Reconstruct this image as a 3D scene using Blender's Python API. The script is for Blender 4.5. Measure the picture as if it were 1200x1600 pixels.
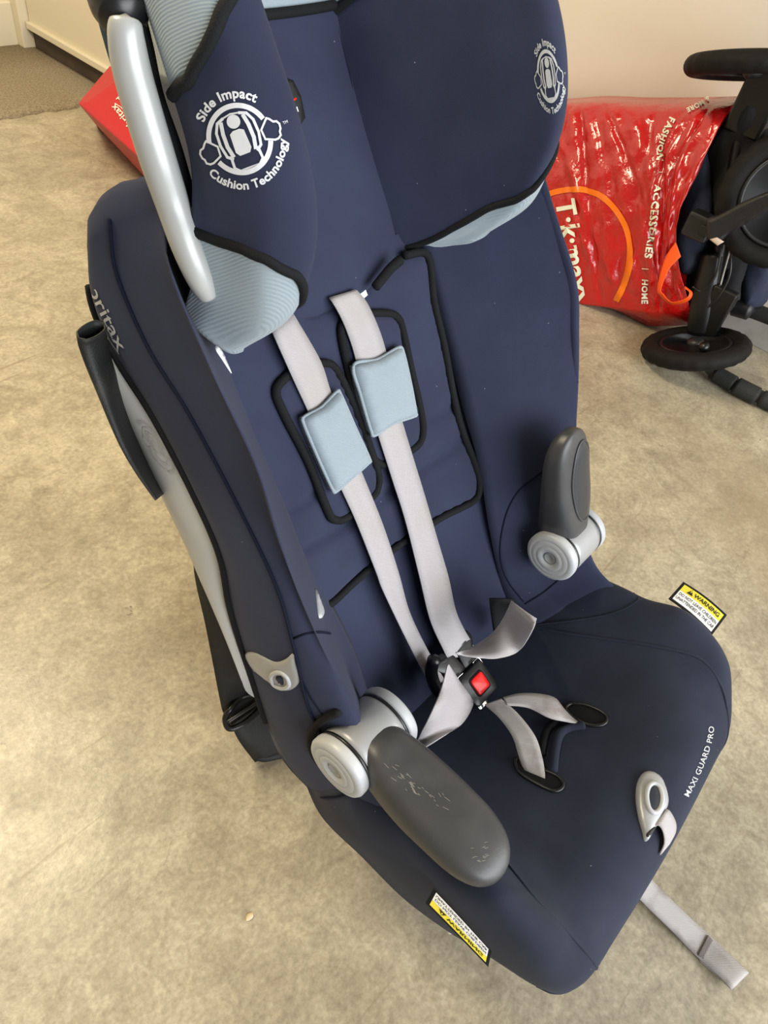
import bpy, bmesh, math, random
import numpy as np
from mathutils import Vector, Matrix
from mathutils.bvhtree import BVHTree
from mathutils.geometry import delaunay_2d_cdt
random.seed(7)
for o in list(bpy.data.objects): bpy.data.objects.remove(o)
SC = bpy.context.scene
COL = SC.collection

# ------------------------------------------------------------------ camera
F = 1100.0                                            # focal length in pixels of the 1200x1600 frame
_N = np.array([-234.0, 1005.0, F]); _W = np.array([1256.0, -911.0, F])
_d = _N / np.linalg.norm(_N); _X = _W - (_W @ _d) * _d; _X /= np.linalg.norm(_X)
_Z = -_d; _Y = np.cross(_Z, _X)
RW = np.array([_X, _Y, _Z])                            # world = RW @ cam (x right, y down, z forward)
CAM = np.array([0.0, 0.0, 1.0])
cd = bpy.data.cameras.new('camera'); cam = bpy.data.objects.new('camera', cd); COL.objects.link(cam)
r_, u_, b_ = RW @ [1, 0, 0], -(RW @ [0, 1, 0]), -(RW @ [0, 0, 1])
M4 = Matrix(((r_[0], u_[0], b_[0], 0), (r_[1], u_[1], b_[1], 0), (r_[2], u_[2], b_[2], 1.0), (0, 0, 0, 1)))
cam.matrix_world = M4
cd.sensor_fit = 'VERTICAL'; cd.sensor_height = 24; cd.lens = F / 1600 * 24; cd.clip_start = 0.02
SC.camera = cam

# ------------------------------------------------------------------ light
wd = bpy.data.worlds.new('world'); SC.world = wd; wd.use_nodes = True
wd.node_tree.nodes['Background'].inputs[0].default_value = (0.80, 0.84, 0.92, 1)
wd.node_tree.nodes['Background'].inputs[1].default_value = 0.9
def area(name, loc, target, sx, sy, power, col):
    l = bpy.data.lights.new(name, 'AREA'); l.shape = 'RECTANGLE'; l.size = sx; l.size_y = sy
    l.energy = power; l.color = col
    o = bpy.data.objects.new(name, l); COL.objects.link(o); o.location = loc
    o.rotation_euler = (Vector(target) - Vector(loc)).to_track_quat('-Z', 'Y').to_euler(); return o
area('garage_door_daylight', (0.8, -2.6, 1.5), (0.5, 0.3, 0.3), 4.2, 1.9, 215, (0.95, 0.975, 1.0))
area('ceiling_lamp', (-0.05, 1.75, 2.45), (0.1, 1.6, 0), 1.1, 0.45, 86, (1.0, 0.86, 0.60))
SC.view_settings.view_transform = 'Standard'; SC.view_settings.look = 'None'
SC.view_settings.gamma = 1; SC.view_settings.use_curve_mapping = False
SC.view_settings.exposure = 0.0

# ------------------------------------------------------------------ pixel helpers (measurements -> places in the room)
def ray(u, v):
    r = RW @ np.array([u - 600.0, v - 800.0, F]); return r / np.linalg.norm(r)
def px(u, v, x): r = ray(u, v); return CAM + r * ((x - CAM[0]) / r[0])
def py(u, v, y): r = ray(u, v); return CAM + r * ((y - CAM[1]) / r[1])
def pz(u, v, z): r = ray(u, v); return CAM + r * ((z - CAM[2]) / r[2])
X0 = 0.477                                            # middle plane of the car seat

# ------------------------------------------------------------------ materials
def lin(h):
    h = h.lstrip('#'); c = [int(h[i:i+2], 16) / 255 for i in (0, 2, 4)]
    return tuple(x / 12.92 if x <= .04045 else ((x + .055) / 1.055) ** 2.4 for x in c) + (1,)
def mat(name, col, rough=0.6, metal=0.0, spec=0.5, sheen=0.0, noise=None, bump=None, weave=None, coat=0.0, trans=0.0):
    m = bpy.data.materials.new(name); m.use_nodes = True; nt = m.node_tree; N = nt.nodes; L = nt.links
    b = N['Principled BSDF']; c = lin(col) if isinstance(col, str) else col
    b.inputs['Base Color'].default_value = c; b.inputs['Roughness'].default_value = rough
    b.inputs['Metallic'].default_value = metal; b.inputs['Specular IOR Level'].default_value = spec
    b.inputs['Sheen Weight'].default_value = sheen; b.inputs['Sheen Roughness'].default_value = 0.5
    b.inputs['Coat Weight'].default_value = coat; b.inputs['Transmission Weight'].default_value = trans
    tc = N.new('ShaderNodeTexCoord')
    if noise:                                         # (scale, colour2, lo, hi)
        n = N.new('ShaderNodeTexNoise'); n.inputs['Scale'].default_value = noise[0]; n.inputs['Detail'].default_value = 6
        r = N.new('ShaderNodeValToRGB'); r.color_ramp.elements[0].position = noise[2]; r.color_ramp.elements[1].position = noise[3]
        r.color_ramp.elements[0].color = c; r.color_ramp.elements[1].color = lin(noise[1])
        L.new(tc.outputs['Object'], n.inputs['Vector']); L.new(n.outputs['Fac'], r.inputs[0]); L.new(r.outputs[0], b.inputs['Base Color'])
    last = None
    if bump:                                          # (scale, strength, distance)
        n = N.new('ShaderNodeTexNoise'); n.inputs['Scale'].default_value = bump[0]; n.inputs['Detail'].default_value = 3
        bp = N.new('ShaderNodeBump'); bp.inputs['Strength'].default_value = bump[1]; bp.inputs['Distance'].default_value = bump[2]
        L.new(tc.outputs['Object'], n.inputs['Vector']); L.new(n.outputs['Fac'], bp.inputs['Height']); last = bp
    if weave:                                         # (scale, strength, distance, direction)
        w = N.new('ShaderNodeTexWave'); w.inputs['Scale'].default_value = weave[0]; w.bands_direction = weave[3]
        w.inputs['Distortion'].default_value = 1.0; w.inputs['Detail'].default_value = 1
        bp = N.new('ShaderNodeBump'); bp.inputs['Strength'].default_value = weave[1]; bp.inputs['Distance'].default_value = weave[2]
        L.new(tc.outputs['Object'], w.inputs['Vector']); L.new(w.outputs['Fac'], bp.inputs['Height'])
        if last: L.new(last.outputs[0], bp.inputs['Normal'])
        last = bp
    if last: L.new(last.outputs[0], b.inputs['Normal'])
    return m
def neoprene(name, c1, c2, sheen=0.05):
    m = mat(name, c1, 0.85, spec=0.12, sheen=sheen, noise=(9, c2, .35, .7), bump=(1400, .25, .0006))
    nt = m.node_tree; N = nt.nodes; L = nt.links; b = N['Principled BSDF']
    src = b.inputs['Base Color'].links[0].from_socket
    v = N.new('ShaderNodeTexVoronoi'); v.inputs['Scale'].default_value = 42
    tc = N.new('ShaderNodeTexCoord'); L.new(tc.outputs['Object'], v.inputs['Vector'])
    r = N.new('ShaderNodeValToRGB'); r.color_ramp.elements[0].position = 0.016; r.color_ramp.elements[0].color = (.6, .6, .6, 1)
    r.color_ramp.elements[1].position = 0.030; r.color_ramp.elements[1].color = (0, 0, 0, 1)
    L.new(v.outputs['Distance'], r.inputs[0])
    mx = N.new('ShaderNodeMixRGB'); L.new(r.outputs[0], mx.inputs[0]); L.new(src, mx.inputs[1]); mx.inputs[2].default_value = lin('#a9abb0')
    L.new(mx.outputs[0], b.inputs['Base Color'])
    return m
NAVY = neoprene('navy_neoprene', '#2b2f42', '#33384d')
NAVYD = neoprene('navy_neoprene_dark', '#242835', '#2f3444')  # darker tone of the same navy neoprene
BLUE = mat('light_blue_knit', '#8f9ca4', 0.8, spec=0.2, sheen=0.2, weave=(230, .35, .0006, 'DIAGONAL'))
BLACKF = mat('black_binding', '#17181a', 0.85, spec=0.2, bump=(900, .6, .001))
BLACKP = mat('black_plastic', '#141517', 0.35)
BLACKV = mat('black_webbing', '#1b1c1c', 0.6, bump=(700, .5, .0008), noise=(14, '#3a3932', .55, .8))
SILV = mat('silver_plastic', '#a2a4a6', 0.38, metal=0.25, spec=0.5)
GREYP = mat('grey_shell_plastic', '#a7a9a8', 0.32, spec=0.5, metal=0.1)
LIGHTP = mat('light_grey_plastic', '#b2b5b8', 0.4)
SIDEP = mat('pale_grey_side_plastic', '#b2b1ab', 0.5)
ARMP = mat('charcoal_rubber', '#38393b', 0.42, noise=(30, '#434446', .5, .75), bump=(600, .2, .0005))
ARMG = mat('smooth_charcoal', '#2b3038', 0.25)
STRAP = mat('grey_webbing', '#a8a4a6', 0.55, noise=(10, '#a39c94', .5, .8), weave=(260, .45, .0005, 'DIAGONAL'))
STRAPD = mat('soiled_grey_webbing', '#aaa6a4', 0.6, noise=(26, '#6f6258', .5, .75), weave=(260, .45, .0005, 'DIAGONAL'))
REDB = mat('red_button', '#f21d1d', 0.3)
CHROME = mat('chrome', '#d8d8d8', 0.15, metal=1)
PRINT = mat('reflective_print', '#d9dce2', 0.5)
PRINTG = mat('grey_print', '#aeb0b0', 0.5)
WHITE = mat('white_label', '#dfe1e4', 0.5)
YEL = mat('yellow_label', '#d8ca3a', 0.45)
INK = mat('black_ink', '#151515', 0.6)

# ------------------------------------------------------------------ mesh helpers
def mesh_obj(name, verts, faces, m, parent=None, smooth=True, mats=None, fm=None):
    me = bpy.data.meshes.new(name); me.from_pydata([tuple(map(float, v)) for v in verts], [], [tuple(f) for f in faces])
    me.materials.append(m)
    if mats:
        for x in mats: me.materials.append(x)
    if fm: me.polygons.foreach_set('material_index', fm)
    if smooth: me.polygons.foreach_set('use_smooth', [True] * len(me.polygons))
    me.update()
    o = bpy.data.objects.new(name, me); COL.objects.link(o)
    if parent: o.parent = parent; o.matrix_parent_inverse = parent.matrix_world.inverted()
    return o
def recalc(o):
    bm = bmesh.new(); bm.from_mesh(o.data); bmesh.ops.remove_doubles(bm, verts=bm.verts, dist=1e-6)
    bmesh.ops.recalc_face_normals(bm, faces=bm.faces); bm.to_mesh(o.data); bm.free(); return o
def root(name, loc, label, cat, group=None):
    o = bpy.data.objects.new(name, None); COL.objects.link(o); o.location = loc; o.empty_display_size = .05
    o['label'] = label; o['category'] = cat
    if group: o['group'] = group
    bpy.context.view_layer.update(); return o
def structure(o): o['kind'] = 'structure'; return o
def catmull(P, t):
    P = np.asarray(P, float); n = len(P); t = min(max(t, 0), n - 1); i = min(int(t), n - 2); f = t - i
    p1, p2 = P[i], P[i+1]; p0 = P[i-1] if i > 0 else 2 * p1 - p2; p3 = P[i+2] if i + 2 < n else 2 * p2 - p1
    return .5 * (2 * p1 + (p2 - p0) * f + (2 * p0 - 5 * p1 + 4 * p2 - p3) * f * f + (3 * p1 - p0 - 3 * p2 + p3) * f ** 3)
def surf(A, u, v):                                    # A[row v][col u] -> point
    A = np.asarray(A, float)
    return catmull([catmull(A[j], u) for j in range(len(A))], v) if False else _surf(A, u, v)
def _surf(A, u, v):
    nv = A.shape[0]; v = min(max(v, 0), nv - 1); i = min(int(v), nv - 2)
    lo = max(i - 1, 0); hi = min(i + 2, nv - 1)
    rows = [catmull(A[j], u) for j in range(lo, hi + 1)]
    return catmull(rows, v - lo)
def resample(pts, n, closed=False):
    pts = [np.asarray(p, float) for p in pts]
    if closed:
        k = len(pts); ext = pts[-2:] + pts + pts[:3]
        dense = [catmull(ext, 2 + i / 12) for i in range(k * 12)]; dense.append(dense[0])
    else:
        dense = [catmull(pts, i / 12) for i in range((len(pts) - 1) * 12 + 1)]
    d = np.array(dense); L = np.r_[0, np.cumsum(np.linalg.norm(np.diff(d, axis=0), axis=1))]
    s = np.linspace(0, L[-1], n + 1)[:-1] if closed else np.linspace(0, L[-1], n)
    return np.array([[np.interp(x, L, d[:, k]) for k in range(d.shape[1])] for x in s])
def grid_faces(nr, nc, wrap=False, off=0):
    f = []
    for j in range(nr - 1):
        for i in range(nc if wrap else nc - 1):
            a = off + j * nc + i; b = off + j * nc + (i + 1) % nc
            f.append((a, b, b + nc, a + nc))
    return f
def bvh_of(o):
    me = o.data
    return BVHTree.FromPolygons([o.matrix_world @ v.co for v in me.vertices], [tuple(p.vertices) for p in me.polygons])
def sheet(name, fn, us, vs, m, parent, thick=None):
    V = [fn(u, v) for v in vs for u in us]; nc = len(us); nr = len(vs); Fc = grid_faces(nr, nc)
    if thick:
        G = np.array(V).reshape(nr, nc, 3); du = np.gradient(G, axis=1); dv = np.gradient(G, axis=0)
        n = np.cross(du, dv); n /= np.linalg.norm(n, axis=2, keepdims=True) + 1e-12
        B = (G + n * thick).reshape(-1, 3); k = len(V); V = list(V) + list(B)
        Fc = Fc + [tuple(x + k for x in reversed(f)) for f in Fc]
        bd = [i for i in range(nc)] + [j * nc + nc - 1 for j in range(1, nr)] + [(nr-1) * nc + i for i in range(nc - 2, -1, -1)] + [j * nc for j in range(nr - 2, 0, -1)]
        for a, b in zip(bd, bd[1:] + bd[:1]): Fc.append((b, a, a + k, b + k))
    return recalc(mesh_obj(name, V, Fc, m, parent))
def tube(name, pts, r, m, parent, seg=10, n=None, closed=False, flat=None, ends=True):
    """round (or flattened, flat=(normal, factor)) tube through points; r a number or one radius per point"""
    P = [np.asarray(p, float) for p in pts]; n = n or max(8, len(P) * 6)
    rr = r if hasattr(r, '__len__') else [r] * len(P)
    Q = resample([np.r_[p, q] for p, q in zip(P, rr)], n, closed)
    R = Q[:, 3]; Q = Q[:, :3]
    T = np.gradient(Q, axis=0) if not closed else np.roll(Q, -1, 0) - np.roll(Q, 1, 0)
    T /= np.linalg.norm(T, axis=1, keepdims=True) + 1e-12
    up = np.array([0, 0, 1.0]) if abs(T[0][2]) < .9 else np.array([1.0, 0, 0])
    a = np.cross(T[0], up); a /= np.linalg.norm(a); V = []
    for i in range(len(Q)):
        a = a - (a @ T[i]) * T[i]; a /= np.linalg.norm(a); b = np.cross(T[i], a)
        for k in range(seg):
            w = 2 * math.pi * k / seg; o_ = (a * math.cos(w) + b * math.sin(w)) * R[i]
            if flat is not None: nn = np.asarray(flat[0]); o_ = o_ - nn * (o_ @ nn) * (1 - flat[1])
            V.append(Q[i] + o_)
    Fc = grid_faces(len(Q), seg, True)
    if closed:
        k = (len(Q) - 1) * seg
        Fc += [(k + i, k + (i + 1) % seg, (i + 1) % seg, i) for i in range(seg)]
    elif ends:
        for base, q, t, rad in ((0, Q[0], -T[0], R[0]), ((len(Q) - 1) * seg, Q[-1], T[-1], R[-1])):
            c = len(V); V.append(q + t * rad * .5)
            Fc += [(base + i, base + (i + 1) % seg, c) for i in range(seg)]
    return recalc(mesh_obj(name, V, Fc, m, parent))
def ribbon(name, A, B, m, parent, n=60, th=0.0014, bow=0.0, twistend=None):
    if len(A) == len(B):
        J = resample([np.r_[(np.asarray(a) + b) / 2, np.subtract(b, a) * .3] for a, b in zip(A, B)], n); A = J[:, :3] - J[:, 3:] / .6; B = J[:, :3] + J[:, 3:] / .6
    else: A = resample(A, n); B = resample(B, n)
    V = []; nc = 5
    T = np.gradient((A + B) / 2, axis=0)
    for i in range(n):
        w = B[i] - A[i]; nn = np.cross(T[i], w); L = np.linalg.norm(nn); nn = nn / L if L > 1e-12 else np.array([0, 0, 1.0])
        top = [A[i] + w * k / (nc - 1) + nn * (th / 2 + bow * (1 - (2 * k / (nc - 1) - 1) ** 2)) for k in range(nc)]
        V += top + [p - nn * th for p in reversed(top)]
    Fc = grid_faces(n, 2 * nc, True); Fc += [tuple(range(2 * nc)), tuple(range((n - 1) * 2 * nc, n * 2 * nc))]
    return recalc(mesh_obj(name, V, Fc, m, parent))
def hitter(bv, off=0.0):
    def h(u, v):
        r = ray(u, v); loc, nor, _, _ = bv.ray_cast(Vector(CAM), Vector(r))
        if loc is None: return None
        nn = np.array(nor);
        if nn @ r > 0: nn = -nn
        return np.array(loc) + nn * off, nn
    return h
def guide(Ffun, t0=.25, t1=3.0):
    """first crossing of an implicit surface F(p)=0 (F<0 in front)"""
    def g(p): return Ffun(p)
    def h(u, v):
        r = ray(u, v); ts = np.linspace(t0, t1, 240); a = g(CAM + r * ts[0])
        for k in range(1, len(ts)):
            b = g(CAM + r * ts[k])
            if a < 0 <= b:
                lo, hi = ts[k-1], ts[k]
                for _ in range(24):
                    mid = (lo + hi) / 2
                    if g(CAM + r * mid) < 0: lo = mid
                    else: hi = mid
                p = CAM + r * hi; e = 1e-3
                n = np.array([g(p + [e, 0, 0]) - g(p - [e, 0, 0]), g(p + [0, e, 0]) - g(p - [0, e, 0]), g(p + [0, 0, e]) - g(p - [0, 0, e])])
                return p, -n / np.linalg.norm(n)
            a = b
        return None
    return h
def seg_dist(p, a, b):
    a = np.asarray(a, float); b = np.asarray(b, float); ab = b - a; t = np.clip(((p - a) @ ab) / (ab @ ab), 0, 1)
    return np.linalg.norm(p - a - ab * t), t
def patch(name, outline, H, h, m, parent, step=7, edge=6, puff=0.0, back=0.002, smooth_outline=True, grooves=(), lift=0.0, nb=None):
    """a thin padded piece whose rim follows an outline measured in the photo and which lies on the surface H"""
    ol = resample(outline, nb or max(24, int(sum(np.linalg.norm(np.subtract(a, b)) for a, b in zip(outline, outline[1:])) / step)), True) if smooth_outline else np.array(outline, float)
    if not smooth_outline:
        d = []
        for a, b in zip(ol, np.roll(ol, -1, 0)):
            k = max(1, int(np.linalg.norm(b - a) / step)); d += [a + (b - a) * i / k for i in range(k)]
        ol = np.array(d)
    ins = []; xs = np.arange(ol[:, 0].min(), ol[:, 0].max(), step); ys = np.arange(ol[:, 1].min(), ol[:, 1].max(), step)
    def inside(x, y):
        c = False; j = len(ol) - 1
        for i in range(len(ol)):
            if (ol[i][1] > y) != (ol[j][1] > y) and x < (ol[j][0] - ol[i][0]) * (y - ol[i][1]) / (ol[j][1] - ol[i][1]) + ol[i][0]: c = not c
            j = i
        return c
    seg = np.roll(ol, -1, 0) - ol; sl = (seg ** 2).sum(1) + 1e-9
    def dist(p):
        t = np.clip(((p - ol) * seg).sum(1) / sl, 0, 1); return np.linalg.norm(ol + seg * t[:, None] - p, axis=1).min()
    for x in xs:
        for y in ys:
            if inside(x, y) and dist(np.array([x, y])) > step * .45: ins.append((x, y))
    # inner rim close to the edge makes the edge round
    vs, es, fs, *_ = delaunay_2d_cdt([Vector(p) for p in list(map(tuple, ol)) + ins], [(i, (i + 1) % len(ol)) for i in range(len(ol))], [], 1, 1e-4)
    nv = len(vs); top = []; bot = []; last = None
    for v in vs:
        r = H(v.x, v.y)
        if r is None: r = last if last is not None else (pz(v.x, v.y, .3), np.array([0, 0, 1.0]))
        last = r; p, nn = r; dd = dist(np.array([v.x, v.y])); q = min(dd / edge, 1.0)
        hh = lift + h * (.35 + .65 * math.sqrt(max(0, 1 - (1 - q) ** 2))) + puff * min(1, dd / 30) ** .7
        for (g0, g1, gw, gd) in grooves:
            sd, _t = seg_dist(np.array([v.x, v.y]), g0, g1); hh -= gd * math.exp(-(sd / gw) ** 2)
        top.append(p + nn * hh); bot.append(p - nn * back)
    Fc = [tuple(f) for f in fs]; cnt = {}
    for f in Fc:
        for a, b in zip(f, f[1:] + f[:1]): cnt[(a, b)] = 1
    Fc2 = Fc + [tuple(x + nv for x in reversed(f)) for f in Fc]
    for (a, b) in list(cnt):
        if (b, a) not in cnt: Fc2.append((b, a, a + nv, b + nv))
    return recalc(mesh_obj(name, top + bot, Fc2, m, parent))
def on(H, pts, off=0.0, n=None, closed=False):
    P = resample(pts, n or len(pts) * 6, closed); out = []
    for u, v in P:
        r = H(u, v)
        if r is None: continue
        out.append(r[0] + r[1] * off)
    return out
# flat lettering: triangles in em units
def glyphs(s, bold=0.0, spacing=1.0):
    cu = bpy.data.curves.new('t', 'FONT'); cu.body = s; cu.size = 1; cu.offset = bold; cu.resolution_u = 3; cu.space_character = spacing
    o = bpy.data.objects.new('t', cu); COL.objects.link(o); bpy.context.view_layer.update()
    me = o.evaluated_get(bpy.context.evaluated_depsgraph_get()).to_mesh()
    V = [(v.co.x, v.co.y) for v in me.vertices]; Fc = [tuple(p.vertices) for p in me.polygons]
    o.to_mesh_clear(); bpy.data.objects.remove(o); bpy.data.curves.remove(cu)
    V = np.array(V) if V else np.zeros((0, 2))
    return V, Fc, (V[:, 0].max() if len(V) else 0)
class Art:                                            # collects flat shapes in its own 2-D plane
    def __init__(s): s.V = []; s.F = []
    def add(s, V, Fc): k = len(s.V); s.V += [tuple(v) for v in V]; s.F += [tuple(i + k for i in f) for f in Fc]
    def text(s, t, x, y, size, bold=0.0, align='c', sx=1.0, spacing=1.0, rot=0):
        V, Fc, w = glyphs(t, bold, spacing); V = V * [size * sx, size]; w *= size * sx
        V = V - [w / 2 if align == 'c' else 0, size * .35]
        c, q = math.cos(rot), math.sin(rot); s.add([(x + a * c - b * q, y + a * q + b * c) for a, b in V], Fc)
    def arc(s, t, R, mid, size, bold=0.0, below=False, spacing=1.0, sx=1.0):
        V, Fc, w = glyphs(t, bold, spacing); V = V * [size * sx, size]; w *= size * sx; out = []
        for a, b in V:
            if below: th = mid + (a - w / 2) / R; rr = R + size * .72 - b
            else: th = mid - (a - w / 2) / R; rr = R + b
            out.append((rr * math.cos(th), rr * math.sin(th)))
        s.add(out, Fc)
    def ring(s, R0, R1, a0=0, a1=2 * math.pi, n=60, cx=0, cy=0, ky=1):
        V = []
        for i in range(n + 1):
            t = a0 + (a1 - a0) * i / n
            for R in (R0, R1): V.append((cx + R * math.cos(t), cy + ky * R * math.sin(t)))
        s.add(V, [(2*i, 2*i+1, 2*i+3, 2*i+2) for i in range(n)])
    def poly(s, P): 
        vs, _, fs, *_ = delaunay_2d_cdt([Vector(p) for p in P], [(i, (i+1) % len(P)) for i in range(len(P))], [], 1, 1e-5)
        s.add([(v.x, v.y) for v in vs], [tuple(f) for f in fs])
    def line(s, P, w, closed=False):
        P = [np.array(p, float) for p in P]; n = len(P)
        for i in range(n if closed else n - 1):
            a, b = P[i], P[(i + 1) % n]; d = b - a; L = np.linalg.norm(d); d = d / (L + 1e-9); q = np.array([-d[1], d[0]]) * w / 2
            s.add([a - q - d * w * .3, b - q + d * w * .3, b + q + d * w * .3, a + q - d * w * .3], [(0, 1, 2, 3)])
    def put(s, name, fmap, m, parent):
        V = [];
        for v in s.V: V.append(fmap(*v))
        ok = [x is not None for x in V]; V = [x if x is not None else np.zeros(3) for x in V]
        o = mesh_obj(name, V, [f for f in s.F if all(ok[i] for i in f)], m, parent, smooth=False); o['kind'] = 'stuff'; return o
def pxmap(H, cu, cv, ax, ay, off=.0007):
    def f(a, b):
        r = H(cu + a * ax[0] + b * ay[0], cv + a * ax[1] + b * ay[1])
        return None if r is None else r[0] + r[1] * off
    return f
def box(name, lo, hi, m, parent=None, bev=0.0, rot=None):
    bm = bmesh.new(); bmesh.ops.create_cube(bm, size=1)
    for v in bm.verts: v.co = Vector([lo[k] + (v.co[k] + .5) * (hi[k] - lo[k]) for k in range(3)])
    if bev: bmesh.ops.bevel(bm, geom=bm.edges[:], offset=bev, segments=3, affect='EDGES', profile=.5)
    me = bpy.data.meshes.new(name); bm.to_mesh(me); bm.free(); me.materials.append(m)
    o = bpy.data.objects.new(name, me); COL.objects.link(o)
    if parent: o.parent = parent; o.matrix_parent_inverse = parent.matrix_world.inverted()
    return o
def lathe(name, prof, c, axis, m, parent, seg=48, ref=None):
    """prof: (radius, along) pairs turned about axis through c"""
    ax = np.asarray(axis, float); ax /= np.linalg.norm(ax); a = np.cross(ax, [0, 0, 1.0] if abs(ax[2]) < .9 else [1.0, 0, 0]); a /= np.linalg.norm(a); b = np.cross(ax, a)
    V = []; c = np.asarray(c, float)
    for r, h in prof:
        for k in range(seg):
            w = 2 * math.pi * k / seg; V.append(c + ax * h + (a * math.cos(w) + b * math.sin(w)) * r)
    Fc = grid_faces(len(prof), seg, True)
    if prof[0][0] > 1e-6: Fc.append(tuple(range(seg)))
    if prof[-1][0] > 1e-6: Fc.append(tuple(range((len(prof)-1) * seg, len(prof) * seg)))
    o = recalc(mesh_obj(name, V, Fc, m, parent)); return o
def sharp(o, ang=35):
    me = o.data; bm = bmesh.new(); bm.from_mesh(me)
    for e in bm.edges: e.smooth = not (len(e.link_faces) == 2 and e.calc_face_angle(0) > math.radians(ang))
    bm.to_mesh(me); bm.free(); return o

# ------------------------------------------------------------------ the room
def concrete():
    m = bpy.data.materials.new('polished_concrete'); m.use_nodes = True; nt = m.node_tree; N = nt.nodes; L = nt.links; b = N['Principled BSDF']
    tc = N.new('ShaderNodeTexCoord')
    def noise(sc, det=8, rough=.6, dist=0):
        n = N.new('ShaderNodeTexNoise'); n.inputs['Scale'].default_value = sc; n.inputs['Detail'].default_value = det
        n.inputs['Roughness'].default_value = rough; n.inputs['Distortion'].default_value = dist; L.new(tc.outputs['Object'], n.inputs['Vector']); return n
    def ramp(src, p0, c0, p1, c1):
        r = N.new('ShaderNodeValToRGB'); r.color_ramp.elements[0].position = p0; r.color_ramp.elements[0].color = c0
        r.color_ramp.elements[1].position = p1; r.color_ramp.elements[1].color = c1; L.new(src, r.inputs[0]); return r
    def mix(f, a, c, mode='MIX'):
        x = N.new('ShaderNodeMixRGB'); x.blend_type = mode
        if isinstance(f, float): x.inputs[0].default_value = f
        else: L.new(f, x.inputs[0])
        L.new(a, x.inputs[1]) if not isinstance(a, tuple) else setattr(x.inputs[1], 'default_value', a)
        L.new(c, x.inputs[2]) if not isinstance(c, tuple) else setattr(x.inputs[2], 'default_value', c)
        return x
    base = ramp(noise(3.2, 9, .68, .4).outputs['Fac'], .34, lin('#948a76'), .66, lin('#bcb39c'))
    cl = ramp(noise(9, 8, .7, 1.2).outputs['Fac'], .44, (0, 0, 0, 1), .70, (.75, .75, .75, 1))
    c1 = mix(cl.outputs[0], base.outputs[0], lin('#877d6a'))
    gr = ramp(noise(130, 4, .7).outputs['Fac'], .36, (.80, .79, .77, 1), .64, (1.10, 1.10, 1.09, 1))
    g3 = ramp(noise(26, 8, .75, 1.5).outputs['Fac'], .40, (.84, .83, .82, 1), .60, (1.06, 1.06, 1.05, 1))
    c2a = mix(1.0, c1.outputs[0], gr.outputs[0], 'MULTIPLY'); c2 = mix(1.0, c2a.outputs[0], g3.outputs[0], 'MULTIPLY')
    # hairline cracks / trowel scratches
    mp = N.new('ShaderNodeMapping'); mp.inputs['Scale'].default_value = (1, 1, 1)
    dn = noise(4, 6, .7); va = N.new('ShaderNodeVectorMath'); va.operation = 'MULTIPLY_ADD'
    va.inputs[1].default_value = (.25, .25, .25); L.new(dn.outputs['Color'], va.inputs[0]); L.new(tc.outputs['Object'], va.inputs[2])
    vo = N.new('ShaderNodeTexVoronoi'); vo.feature = 'DISTANCE_TO_EDGE'; vo.inputs['Scale'].default_value = 1.6; L.new(va.outputs[0], vo.inputs['Vector'])
    cr = ramp(vo.outputs['Distance'], .0, (1, 1, 1, 1), .0045, (0, 0, 0, 1))
    gate = ramp(noise(2.2, 2).outputs['Fac'], .46, (0, 0, 0, 1), .56, (.7, .7, .7, 1))
    cg = mix(1.0, cr.outputs[0], gate.outputs[0], 'MULTIPLY')
    c3 = mix(cg.outputs[0], c2.outputs[0], lin('#6d6450'))
    # small pock marks
    vp = N.new('ShaderNodeTexVoronoi'); vp.inputs['Scale'].default_value = 24; vp.inputs['Randomness'].default_value = 1
    L.new(va.outputs[0], vp.inputs['Vector'])
    pk = ramp(vp.outputs['Distance'], .05, (1, 1, 1, 1), .12, (0, 0, 0, 1))
    g2 = ramp(noise(5, 2).outputs['Fac'], .57, (0, 0, 0, 1), .66, (.75, .75, .75, 1))
    pg = mix(1.0, pk.outputs[0], g2.outputs[0], 'MULTIPLY')
    c4 = mix(pg.outputs[0], c3.outputs[0], lin('#5d5340'))
    mq = N.new('ShaderNodeMapping'); mq.inputs['Rotation'].default_value = (0, 0, .9); mq.inputs['Scale'].default_value = (3, 55, 1)
    L.new(tc.outputs['Object'], mq.inputs['Vector']); ns = N.new('ShaderNodeTexNoise'); ns.inputs['Scale'].default_value = 1.3; ns.inputs['Detail'].default_value = 3
    L.new(mq.outputs[0], ns.inputs['Vector']); sc = ramp(ns.outputs['Fac'], .66, (0, 0, 0, 1), .72, (.55, .55, .55, 1))
    c5 = mix(sc.outputs[0], c4.outputs[0], lin('#7d7058'))
    st = ramp(noise(1.1, 5, .6, .6).outputs['Fac'], .56, (0, 0, 0, 1), .74, (.55, .55, .55, 1)); c6 = mix(st.outputs[0], c5.outputs[0], lin('#8a7a5e'))
    L.new(c6.outputs[0], b.inputs['Base Color'])
    rr = ramp(noise(6, 6).outputs['Fac'], .3, (.27, .27, .27, 1), .7, (.46, .46, .46, 1)); L.new(rr.outputs[0], b.inputs['Roughness'])
    bp = N.new('ShaderNodeBump'); bp.inputs['Strength'].default_value = .25; bp.inputs['Distance'].default_value = .002
    L.new(noise(60, 6, .7).outputs['Fac'], bp.inputs['Height']); L.new(bp.outputs[0], b.inputs['Normal'])
    b.inputs['Specular IOR Level'].default_value = .45
    return m
CONC = concrete()
WALLM = mat('warm_white_wall', '#d6cfc2', 0.7, noise=(1.5, '#cfc4b4', .3, .7), bump=(90, .15, .002))
CREAM = mat('cream_paint', '#d5cbb2', 0.5, bump=(60, .1, .001))
DARKW = mat('dark_stained_wood', '#4a3d33', 0.6, noise=(12, '#3a2f28', .3, .7))
SKIRT = mat('grey_skirting', '#a19f98', 0.6, noise=(20, '#8c887e', .5, .8))
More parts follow.
